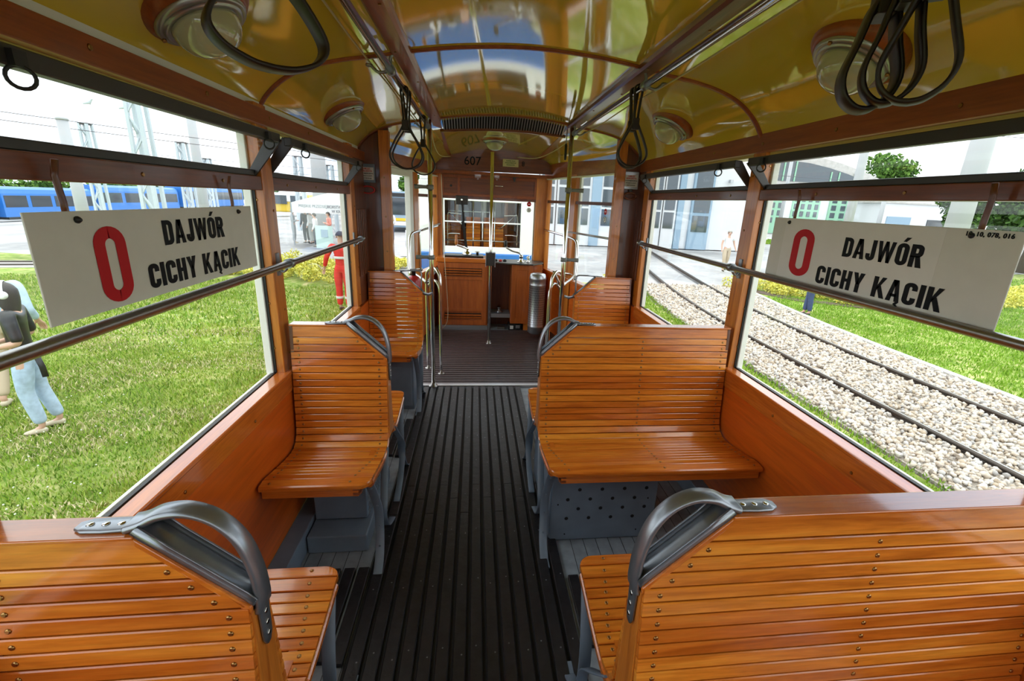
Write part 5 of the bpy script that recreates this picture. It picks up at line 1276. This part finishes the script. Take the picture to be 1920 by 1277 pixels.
# hall with curved roof and mint green doors
gb = tag(empty('curved_roof_hall', (48, 62, GZ)), 'white hall with curved roof, strip windows and mint green doors far right', 'building')
PB(MB().box(34, 66, 61, 80, GZ-.4, 5.3), 'lower_wall', 'facade', gb)
arc = [(39.0, 5.3), (39.0, 9.2), (41.5, 9.5), (44.0, 9.45), (47.0, 9.1), (50, 8.55), (53, 7.8), (56, 6.9), (59, 5.9), (60.5, 5.3)]
PB(MB().prism(arc, (0, 62, 0), (1, 0, 0), (0, 0, 1), (0, 14, 0)), 'curved_roof', 'concrete', gb)
wi = [(39.6, 5.9), (39.6, 8.3), (42, 8.5), (45, 8.35), (48, 7.9), (51, 7.25), (54, 6.4), (55.2, 5.9)]
PB(MB().prism(wi, (0, 61.9, 0), (1, 0, 0), (0, 0, 1), (0, .15, 0)), 'strip_window', 'darkglass', gb)
mb = MB()
for x in (41.3, 43.0, 48.4, 49.6, 52.0): mb.box(x, x+.18, 61.8, 61.95, 5.9, 8.5 if x < 46 else 7.4)
PB(mb, 'window_mullions', 'mint', gb)
for (x0, x1, n) in ((34.9, 37.2, 2), (38.5, 41.6, 3), (42.9, 47.0, 4), (48.4, 51.2, 2), (52.4, 53.6, 1)):
    PB(MB().box(x0, x1, 60.85, 61.02, GZ, 4.2), 'green_door', 'mint', gb)
    wl = (x1-x0)/n
    for i in range(n):
        for k in range(4): PB(MB().box(x0+wl*i+wl*.24, x0+wl*i+wl*.76, 60.80, 60.87, .35+k*.98, 1.05+k*.98), 'door_pane', 'darkglass', gb, .12)
lw = tag(empty('low_building', (62, 58, GZ)), 'long low white building with a dark window strip between hall and trees on the right', 'building')
PB(MB().box(52.2, 68, 56, 66, GZ, 3.6), 'wall', 'facade', lw); PB(MB().box(59.0, 66.5, 55.9, 56.05, .9, 1.7), 'window', 'tramglass', lw); PB(MB().box(53, 56.5, 55.9, 56.05, .7, 1.9), 'window', 'bluegrey', lw); PB(MB().box(51.8, 68.4, 55.8, 66.2, 3.55, 3.75), 'roof_edge', 'concrete', lw)
tag(MB().box(33, 66, 45, 45.4, GZ, GZ+.35).build('low_wall', 'concrete'), 'low pale wall in front of the green doors', 'wall')
tag(blades(7000, (22, 44, 38, 44), 'lawn_grass', 'blade2', .1, .2, .06), 'bright grass strip before the green doors', 'grass', kind='stuff')

# masts and poles
def mast(x, y, zt, wd, label, lattice=False, zb=None, mat=None):
    zb = GZ-.15 if zb is None else zb
    r = tag(empty('lattice_mast' if lattice else 'pole_mast', (x, y, zb)), label, 'mast')
    if lattice:
        mb = MB()
        for sx in (-1, 1):
            for sy in (-1, 1): mb.bar((x+sx*wd/2, y+sy*wd/2, zb), (x+sx*wd*.36, y+sy*wd*.36, zt), wd*.22, wd*.22, (0, 1, 0))
        PB(mb, 'corner_legs', 'mast', r)
        mb = MB(); nn = int((zt-zb)/(wd*1.3))
        for i in range(nn):
            a = zb+(zt-zb)*i/nn; b = zb+(zt-zb)*(i+1)/nn; sg = 1 if i % 2 else -1
            mb.bar((x-sg*wd*.42, y-wd*.42, a), (x+sg*wd*.42, y-wd*.42, b), wd*.10, wd*.10, (0, 1, 0)); mb.bar((x-wd*.42, y-sg*wd*.42, a), (x-wd*.42, y+sg*wd*.42, b), wd*.10, wd*.10)
        PB(mb, 'lattice_bars', 'mast', r); PB(MB().box(x-wd*.45, x+wd*.45, y-wd*.45, y+wd*.45, zt-.03, zt+.03), 'cap', 'seal', r)
    else:
        PB(MB().tube([(x, y, zb), (x, y, zt)], [wd/2, wd*.40], 20), 'shaft', mat or 'mastw', r); PB(MB().lathe([(wd*.44, 0), (wd*.44, .05), (wd*.2, .10)], (x, y, zt), (0, 0, 1), 16), 'cap', mat or 'mastw', r)
        if lattice is None: pass
    return r
mast(-11.85, 16, 3.13, .34, 'pale thick pole behind the left sign, leftmost of the poles')
mast(-12.68, 18, 3.26, .30, 'grey lattice mast just right of the leftmost pale pole', True); mast(-8.60, 14, 4.6, .36, 'broad grey lattice mast above the left sign', True)
mast(-12.05, 22, 3.16, .36, 'short grey lattice mast right of the broad one', True); mast(-10.50, 20, 4.6, .36, 'pale pole right of the short lattice mast'); mast(-15.25, 30, 2.99, .40, 'small distant lattice mast near the left window post', True)
mast(-11.7, 34, 3.65, .5, 'lattice mast above the tent, left one in the farther left window', True); mast(-9.74, 34, 3.2, .5, 'lattice mast at the right in the farther left window', True); mast(-9.2, 30, 5.6, .95, 'thick pale pole in the farther left window')
mast(13.2, 11.6, 6.2, .60, 'thick white pole right of the round tree on the right'); mast(13.62, 16, 6.0, .33, 'slim white pole in front of the curved roof hall on the right')
mast(-8.1, 44, 6.6, .55, 'pale mast between the trees seen through the open door')
mast(27.3, 40, 6.5, .35, 'thin pale pole in front of the curved roof hall, left of the slim one'); mast(25.1, 27, 3.6, .3, 'pale post near the right end of the low white building')
for i, (a, b, lb_) in enumerate((((-24, 8, 3.9), (2, 30, 3.0), 'upper overhead wire across the nearer left window'), ((-24, 8, 3.65), (2, 30, 2.8), 'second overhead wire across the nearer left window'), ((-30, 14, 3.2), (2, 42, 3.0), 'third overhead wire across the left windows'),
        ((-30, 10, 2.6), (2, 50, 2.9), 'lowest overhead wire across the left windows'), ((20, 44, 10.5), (46, 24, 6.2), 'overhead wire sloping over the curved roof hall'), ((21, 42, 5.0), (50, 30, 4.3), 'low overhead wire before the trees on the right'))):
    A = Vector(a); B = Vector(b); tag(MB().tube([A.lerp(B, k/10)-Vector((0, 0, .25*math.sin(PI*k/10))) for k in range(11)], .012 if i < 4 else .02, 5).build('overhead_wire', 'wire'), lb_, 'wire')
# tent
tn = tag(empty('event_tent', (-6.6, 25, GZ)), 'white event tent with faint grey writing on its valance', 'tent')
x0, x1, y0, y1 = -8.75, -4.6, 24, 26.5; zt = .95; ap_ = (-6.4, 25.3, 1.75)
mb = MB(); b0 = mb.add([(x0, y0, zt), (x1, y0, zt), (x1, y1, zt), (x0, y1, zt), ap_]); 
for i in range(4): mb.face((b0+i, b0+(i+1) % 4, b0+4))
PB(mb, 'canopy', 'tent', tn); mb = MB(); mb.box(x0, x1, y0-.02, y0, zt-.45, zt); mb.box(x0, x0+.02, y0, y1, zt-.45, zt); mb.box(x1-.02, x1, y0, y1, zt-.45, zt); PB(mb, 'valance', 'tent', tn)
for x, y in ((x0, y0), (x1, y0), (x1, y1), (x0, y1)): PB(MB().box(x-.03, x+.03, y-.03, y+.03, GZ, zt), 'tent_leg', 'zinc', tn)
for i, (tx, xx) in enumerate((('MIEJSKIE PRZEDSIĘBIORSTWO KOMUNIKACYJNE', -6.7), ('W KRAKOWIE', -6.4))):
    t = text('valance_text', tx, .19, (xx, y0-.03, zt-.13-.2*i), (1, 0, 0), (0, 0, 1), 'tentink', None, .002, .82, .0); t.parent = tn; t.matrix_parent_inverse = tn.matrix_basis.inverted()
PB(MB().box(-6.9, -5.9, 26.3, 26.35, GZ+.2, .5), 'back_panel', 'tent', tn)
o = tag(empty('info_stand', (-6.6, 23, GZ)), 'pale green glass display stand in front of the tent', 'stand'); PB(MB().box(-7.3, -6.55, 22.6, 22.66, GZ+.05, .02), 'panel', plain('pale_green_panel', (.50, .66, .62), .3), o); PB(MB().box(-7.05, -6.75, 22.58, 22.61, GZ+.55, -.15), 'poster', 'bluegrey', o)

# ------------------------------------------------------------------ people
M['skin'] = plain('skin', (.60, .36, .26), .5)
M['cloth_black'] = plain('black_leather_jacket', (.02, .02, .022), .38)
M['jeans_light'] = plain('light_blue_jeans', (.40, .52, .66), .8, var=.15, scale=20)
M['jeans_dark'] = plain('dark_blue_jeans', (.045, .075, .16), .8, var=.15, scale=20)
M['denim'] = plain('pale_denim_shirt', (.42, .55, .68), .8, var=.12, scale=15)
M['beige'] = plain('beige_trousers', (.50, .40, .28), .8)
M['grey_cloth'] = plain('grey_cloth', (.34, .36, .36), .8)
M['dark_cloth'] = plain('dark_navy_cloth', (.035, .045, .075), .8)
M['white_cloth'] = plain('white_shirt_cloth', (.75, .76, .76), .8)
M['red_cloth'] = plain('red_overall_cloth', (.72, .025, .02), .7, var=.1, scale=12)
M['coral'] = plain('coral_shirt_cloth', (.75, .28, .22), .8)
M['hair_dark'] = plain('dark_brown_hair', (.025, .016, .014), .45)
M['hair_grey'] = plain('grey_hair', (.38, .36, .33), .6)
M['reflex'] = plain('silver_reflective_tape', (.75, .70, .66), .4)
M['shoe_tan'] = plain('tan_shoe', (.52, .45, .32), .6); M['shoe_black'] = plain('black_shoe', (.02, .02, .02), .4)
M['sclera'] = plain('eye_white', (.8, .8, .78), .3); M['lips'] = plain('lips', (.45, .16, .14), .5)
def skin_obj(name, chains, mat, parent, sub=2, root=0):
    """chains: list of [(point, radius), ...]; points with equal coordinates are welded"""
    V = []; E_ = []; R = []; idx = {}
    def vid(p, r):
        k = tuple(round(c, 4) for c in p)
        if k not in idx: idx[k] = len(V); V.append(p); R.append(r)
        return idx[k]
    for ch in chains:
        ids = [vid(p, r) for p, r in ch]
        E_ += [(a, b) for a, b in zip(ids, ids[1:]) if a != b]
    me = bpy.data.meshes.new(name); me.from_pydata(V, E_, []); o = bpy.data.objects.new(name, me); COL.objects.link(o)
    sk = o.modifiers.new('skin', 'SKIN'); 
    if not me.skin_vertices: pass
    lay = me.skin_vertices[0].data
    for i, r in enumerate(R): lay[i].radius = (r if isinstance(r, tuple) else (r, r)); lay[i].use_root = (i == root)
    sk.use_smooth_shade = True; sk.branch_smoothing = .3
    ss = o.modifiers.new('sub', 'SUBSURF'); ss.levels = sub; ss.render_levels = sub
    me.materials.append(M[mat]); o.parent = parent; return o
def person(x, y, z, face, H, label, top, legs, shoes='shoe_black', hair='hair_dark', hairlen=0, pose=None, group=None, cap=None, fingers=False, female=False, sleeves='long'):
    """stands at x, y on height z, body faces the given angle (0 = +y)"""
    r = tag(empty('person', (x, y, z), face), label, 'person', group); h = H
    J = dict(pel=(0, 0, .53), wai=(0, .005, .60), che=(0, .0, .72), nk=(0, .005, .825), hd=(0, .018, .905), tp=(0, .012, .965),
             sl=(-.105, 0, .805), sr=(.105, 0, .805), el=(-.135, -.01, .63), er=(.135, -.01, .63), wl=(-.13, .05, .49), wr=(.13, .05, .49),
             hl=(-.052, 0, .51), hr=(.052, 0, .51), kl=(-.058, .012, .285), kr=(.058, .012, .285), al=(-.058, -.01, .05), ar=(.058, -.01, .05))
    if pose: J.update(pose)
    P = {k: (v[0]*h, v[1]*h, v[2]*h) for k, v in J.items()}
    mid = lambda a, b, t: tuple(P[a][i]*(1-t)+P[b][i]*t for i in range(3))
    sw = .92 if female else 1.0
    body = [[(P['pel'], (.078*h, .060*h)), (P['wai'], (.068*h*sw, .052*h)), (P['che'], (.085*h*sw, .060*h)), (mid('che', 'nk', .75), .042*h), (P['nk'], .028*h), (mid('nk', 'hd', .5), .036*h), (P['hd'], (.046*h, .052*h)), (P['tp'], (.036*h, .042*h))]]
    for s, a, e, w_ in ((-1, 'sl', 'el', 'wl'), (1, 'sr', 'er', 'wr')):
        body.append([(P['che'], (.085*h*sw, .060*h)), (P[a], .034*h), (mid(a, e, .5), .027*h), (P[e], .022*h), (mid(e, w_, .45), .021*h), (P[w_], .014*h)])
        d = (Vector(P[w_])-Vector(P[e])).normalized(); palm = Vector(P[w_])+d*.045*h
        body.append([(P[w_], .014*h), (tuple(palm), (.020*h, .012*h))])
        sd_ = d.cross(Vector((0, 1, 0))); sd_ = sd_.normalized() if sd_.length > .1 else Vector((1, 0, 0)); nn = d.cross(sd_).normalized()
        if fingers:
            for k, (o_, L_) in enumerate(((-1.5, .036), (-.5, .044), (.5, .046), (1.5, .040))):
                p1 = palm+sd_*o_*.0095*h+d*.008*h; p2 = p1+d*L_*.55*h+nn*.004*h; p3 = p2+d*L_*.40*h+nn*.014*h
                body.append([(tuple(palm), (.020*h, .012*h)), (tuple(p1), .0056*h), (tuple(p2), .0050*h), (tuple(p3), .0042*h)])
            t1 = Vector(P[w_])+d*.018*h-sd_*.016*h; t2 = t1-sd_*.016*h+d*.022*h+nn*.006*h; t3 = t2+d*.020*h
            body.append([(P[w_], .014*h), (tuple(t1), .0075*h), (tuple(t2), .0062*h), (tuple(t3), .005*h)])
    for a, k_, f_ in (('hl', 'kl', 'al'), ('hr', 'kr', 'ar')):
        body.append([(P['pel'], (.078*h, .060*h)), (P[a], .050*h), (mid(a, k_, .5), .044*h), (P[k_], .031*h), (mid(k_, f_, .4), .031*h), (P[f_], .018*h), ((P[f_][0], P[f_][1]+.05*h, .018*h), .016*h)])
    # nose
    hd = Vector(P['hd']); body.append([(P['hd'], (.046*h, .052*h)), (tuple(hd+Vector((0, .056*h, -.004*h))), .0075*h)])
    skin_obj('body', body, 'skin', r)
    g = .006*h
    up = [[(P['pel'], (.086*h, .066*h)), (P['wai'], (.078*h*sw, .062*h)), (P['che'], (.096*h*sw, .070*h)), (mid('che', 'nk', .8), .046*h)]]
    for a, e, w_ in (('sl', 'el', 'wl'), ('sr', 'er', 'wr')):
        c_ = [(P['che'], (.096*h*sw, .070*h)), (P[a], .042*h), (mid(a, e, .5), .036*h), (P[e], .031*h)]
        if sleeves == 'long': c_ += [(mid(e, w_, .5), .028*h), (mid(e, w_, .92), .023*h)]
        if sleeves == 'short': c_ = c_[:3]
        up.append(c_)
    skin_obj('jacket' if 'jacket' in top or top == 'cloth_black' else 'shirt', up, top, r)
    lo = []
    for a, k_, f_ in (('hl', 'kl', 'al'), ('hr', 'kr', 'ar')):
        lo.append([(P['pel'], (.088*h, .070*h)), (P[a], .058*h), (mid(a, k_, .5), .053*h), (P[k_], .042*h), (mid(k_, f_, .5), .040*h), (mid(k_, f_, .93), .034*h)])
    lo.append([(P['wai'], (.076*h*sw, .060*h)), (P['pel'], (.088*h, .070*h))]); skin_obj('trousers', lo, legs, r, root=0)
    for f_ in ('al', 'ar'):
        q = P[f_]; z0_ = q[2]-.05*h
        skin_obj('shoe', [[((q[0], q[1]-.022*h, z0_+.022*h), .022*h), ((q[0], q[1]+.02*h, z0_+.024*h), .024*h), ((q[0]*1.04, q[1]+.065*h, z0_+.017*h), (.024*h, .017*h)), ((q[0]*1.05, q[1]+.098*h, z0_+.014*h), (.018*h, .013*h))]], shoes, r)
    # face
    for sx in (-1, 1):
        e = MB().lathe([(.0065*h, -.004*h), (.0065*h, .001*h), (.004*h, .004*h), (.001*h, .0055*h)], hd+Vector((sx*.018*h, .044*h, .008*h)), (sx*.15, 1, 0), 10); e.m = 1; e.lathe([(.003*h, .0045*h), (.003*h, .0062*h)], hd+Vector((sx*.018*h, .044*h, .008*h)), (sx*.15, 1, 0), 8)
        e.build('eye', ['sclera', 'ink'], r)
        ear = MB().lathe([(.004*h, -.010*h), (.012*h, -.004*h), (.014*h, .002*h), (.008*h, .006*h)], hd+Vector((sx*.047*h, -.002*h, 0)), (sx, -.2, 0), 12); ear.build('ear', 'skin', r)
    MB().bar(hd+Vector((-.013*h, .049*h, -.026*h)), hd+Vector((.013*h, .049*h, -.026*h)), .006*h, .006*h).build('mouth', 'lips', r, .001)
    # hair or cap: shell of a ball, open at the face
    hm = MB(); hm.smooth = True; n1, n2 = 14, 20; rows = []
    hc = hd+Vector((0, -.006*h, .012*h)); rx, ry, rz = .053*h, .062*h, .060*h
    for i in range(n1+1):
        row = []
        for j in range(n2):
            ph = 2*PI*j/n2; fr = math.cos(ph)    # +1 = front
            lim = (.42 if fr > .3 else (.62 if fr > -.2 else .74))*PI if not cap else .46*PI
            th = lim*i/n1; k = 1.0
            p = Vector((math.sin(ph)*math.sin(th)*rx*k, fr*math.sin(th)*ry, math.cos(th)*rz))
            if hairlen and i > n1*.55 and fr < .35: p.z -= hairlen*h*((i/n1-.55)/.45); p.x *= 1.06; p.y = min(p.y, .02*h)-.004*h
            row.append(hc+p)
        rows.append(hm.add(row))
    for a, b in zip(rows, rows[1:]):
        for j in range(n2): hm.face((a+j, a+(j+1) % n2, b+(j+1) % n2, b+j))
    ho = hm.build('cap' if cap else 'hair', cap or hair, r); so = ho.modifiers.new('thick', 'SOLIDIFY'); so.thickness = .006*h
    if cap: MB().hexa([hc+Vector((a*.035*h, b_, c_)) for a, b_, c_ in ((-1, .05*h, .004*h), (1, .05*h, .004*h), (-.8, .098*h, -.004*h), (.8, .098*h, -.004*h), (-1, .05*h, .010*h), (1, .05*h, .010*h), (-.8, .098*h, .002*h), (.8, .098*h, .002*h))]).build('cap_peak', cap, r, .002)
    return r
D = math.radians
# woman with headphones, walking, seen from her left rear side
wm = person(-4.50, 4.95, GZ, D(118), 1.62, 'woman with white headphones, black jacket and light jeans walking on the lawn', 'cloth_black', 'jeans_light', 'shoe_tan', 'hair_dark', .095, fingers=True, female=True, sleeves='three',
    pose=dict(el=(-.15, -.03, .63), wl=(-.09, .08, .60), er=(.14, -.03, .63), wr=(.06, .10, .60), kr=(.05, -.02, .285), ar=(.052, -.075, .052), kl=(-.05, .025, .29), al=(-.052, -.01, .05)))
hh = 1.62
PB2 = lambda mb, n, m: mb.build(n, m, wm)
PB2(MB().strip([(.056*hh*math.cos(t), .010, .905*hh+.012+.070*hh*math.sin(t)) for t in [PI*k/12 for k in range(13)]], (0, 1, 0), .03, .012), 'headphone_band', 'white_cloth')
for sx in (-1, 1): PB2(MB().lathe([(.036, -.008), (.040, .004), (.036, .022), (.02, .028)], (sx*.053*hh, .006, .905*hh), (sx, 0, 0), 18), 'headphone_cup', 'white_cloth')
PB2(MB().strip([(-.10, -.11, .52*hh), (-.105, -.13, .45*hh), (-.10, -.135, .38*hh)], (0, 1, .2), .05, .01), 'hanging_belt', 'cloth_black')
PB2(MB().strip(cr_spline([(-.05, .12, .80*hh), (-.06, .15, .70*hh), (-.04, .16, .60*hh)], 4), (1, 0, 0), .018, .004), 'lanyard', 'redpl')
person(-5.35, 5.75, GZ, D(25), 1.74, 'older man in a pale denim shirt walking behind the woman at the left edge', 'denim', 'beige', 'shoe_tan', 'hair_grey', 0, fingers=True, sleeves='long',
    pose=dict(er=(.15, -.06, .64), wr=(.16, .02, .55), kr=(.055, .05, .29), ar=(.055, .08, .05), kl=(-.055, -.03, .285), al=(-.055, -.13, .06)))
rm = person(-2.93, 10.6, GZ, D(-8), 1.80, 'man in red overalls with pale bands and dark cap, back turned, on the lawn', 'red_cloth', 'red_cloth', 'shoe_black', 'hair_dark', 0, cap='dark_cloth', fingers=True,
    pose=dict(el=(-.175, -.01, .66), wl=(-.225, .03, .53), er=(.14, .0, .64), wr=(.13, .05, .50), kl=(-.05, 0, .285), al=(-.05, 0, .05)))
for nm, zz, rx_, ry_ in (('chest_band', .665, .172, .13), ('left_knee_band', .17, .078, .078), ('right_knee_band', .17, .078, .078)):
    cx_ = 0 if 'chest' in nm else (-.053*1.8 if 'left' in nm else .058*1.8)
    MB().strip([(cx_+rx_*math.cos(2*PI*k/20), .005+ry_*math.sin(2*PI*k/20), zz*1.8) for k in range(20)], (0, 0, 1), .055, .006, closed=True).build('reflective_band', 'reflex', rm)
person(11.0, 19.4, GZ, D(172), 1.84, 'man in a white shirt and beige trousers walking towards the tram on the right paving', 'white_cloth', 'beige', 'shoe_black', 'hair_grey', 0, fingers=False, sleeves='short',
    pose=dict(el=(-.16, -.03, .65), wl=(-.20, .02, .52), er=(.14, .0, .64), wr=(.14, .05, .50), kr=(.058, .06, .29), ar=(.05, .05, .05), kl=(-.05, -.02, .285), al=(-.05, -.12, .07)))
person(8.80, 11.0, GZ, D(60), 1.76, 'person in dark jeans by the right kerb, mostly hidden by the right sign', 'dark_cloth', 'jeans_dark', 'shoe_black', pose=dict(hl=(-.045, 0, .51), kl=(-.035, .0, .285), al=(-.03, -.02, .05), kr=(.035, .02, .285), ar=(.03, .04, .05)))
gp = None
person(-9.10, 25.0, GZ, D(-80), 1.74, 'person in a grey shirt and grey trousers, leftmost of the group before the tent', 'grey_cloth', 'grey_cloth', 'grey' and 'shoe_tan', 'hair_grey', pose=dict(wl=(-.06, .12, .64), wr=(.06, .12, .64)))
person(-8.60, 25.3, GZ, D(60), 1.80, 'person in a long dark coat in the middle of the group before the tent', 'dark_cloth', 'dark_cloth', 'shoe_black')
person(-8.25, 25.0, GZ, D(80), 1.76, 'person in pale clothes with dark boots, right of the dark coat before the tent', 'white_cloth', 'grey_cloth', 'shoe_black')
person(-6.95, 23.55, GZ, D(120), 1.70, 'person in a coral shirt with folded arms under the tent edge', 'coral', 'dark_cloth', 'shoe_black', pose=dict(wl=(.04, .12, .68), wr=(-.04, .13, .67)))
person(-7.6, 23.6, GZ, D(90), 1.62, 'partly hidden person in black and white at the tent, left of the coral shirt', 'white_cloth', 'dark_cloth', 'shoe_black')
person(-4.70, 27.0, GZ, D(15), 1.82, 'person in white shirt and blue jeans seen through the open platform door', 'white_cloth', 'jeans_dark', 'shoe_black', pose=dict(wl=(-.16, .0, .56), wr=(.10, .04, .55)))
person(-2.55, 22.5, GZ, D(150), 1.70, 'person in pale clothes seen through the small left platform window', 'white_cloth', 'grey_cloth', 'shoe_black')
st = tag(empty('sign_stand', (-3.1, 21.5, GZ)), 'thin post in a white base block seen through the open door', 'stand'); PB(MB().tube([(-3.1, 21.5, GZ), (-3.1, 21.5, GZ+1.1)], .02, 8), 'post', 'zinc', st); PB(MB().box(-3.35, -2.85, 21.3, 21.7, GZ-.04, GZ+.28), 'base_block', 'white', st, .02)
# two pigeons on the wires
for x, y, z, lb_ in ((-11.2, 16.2, 3.60, 'small pigeon on the overhead wire, left one'), (-10.4, 16.4, 3.56, 'small pigeon on the overhead wire, right one')):
    p = tag(empty('pigeon', (x, y, z)), lb_, 'bird')
    skin_obj('body', [[((-.16, 0, .03), (.012, .02)), ((-.06, 0, .05), (.03, .035)), ((.03, 0, .07), (.05, .05)), ((.08, 0, .12), .028), ((.10, 0, .16), .028), ((.14, 0, .158), .007)], [((.03, 0, .07), (.05, .05)), ((.03, .01, 0), .006)]], 'mast', p, root=2)
tag(MB().tube(cr_spline([(.73, 3.70, 1.99), (.66, 4.2, 1.93), (.58, 4.8, 1.915), (.44, 5.40, 1.965)], 6), .004, 6).build('cord', 'rope'), 'pale cord sagging under the platform ceiling on the right', 'cord')
tag(MB().tube(cr_spline([(-.33, 3.70, 1.97), (-.345, 4.2, 1.90), (-.34, 4.8, 1.885), (-.28, 5.38, 1.93)], 6), .004, 6).build('cord', 'rope'), 'pale cord sagging under the platform ceiling on the left', 'cord')
bh = tag(empty('bell_pull', (.665, 3.66, 2.03)), 'black handled bell pull hanging beside the right chrome pole', 'handle')
PB(MB().tube([(.665, 3.66, 2.05), (.662, 3.66, 1.93)], .004, 6), 'pull_cord', 'cast', bh); PB(MB().lathe([(.006, 0), (.009, .01), (.010, .10), (.006, .115)], (.662, 3.66, 1.815), (0, 0, 1), 12), 'grip', 'black', bh)
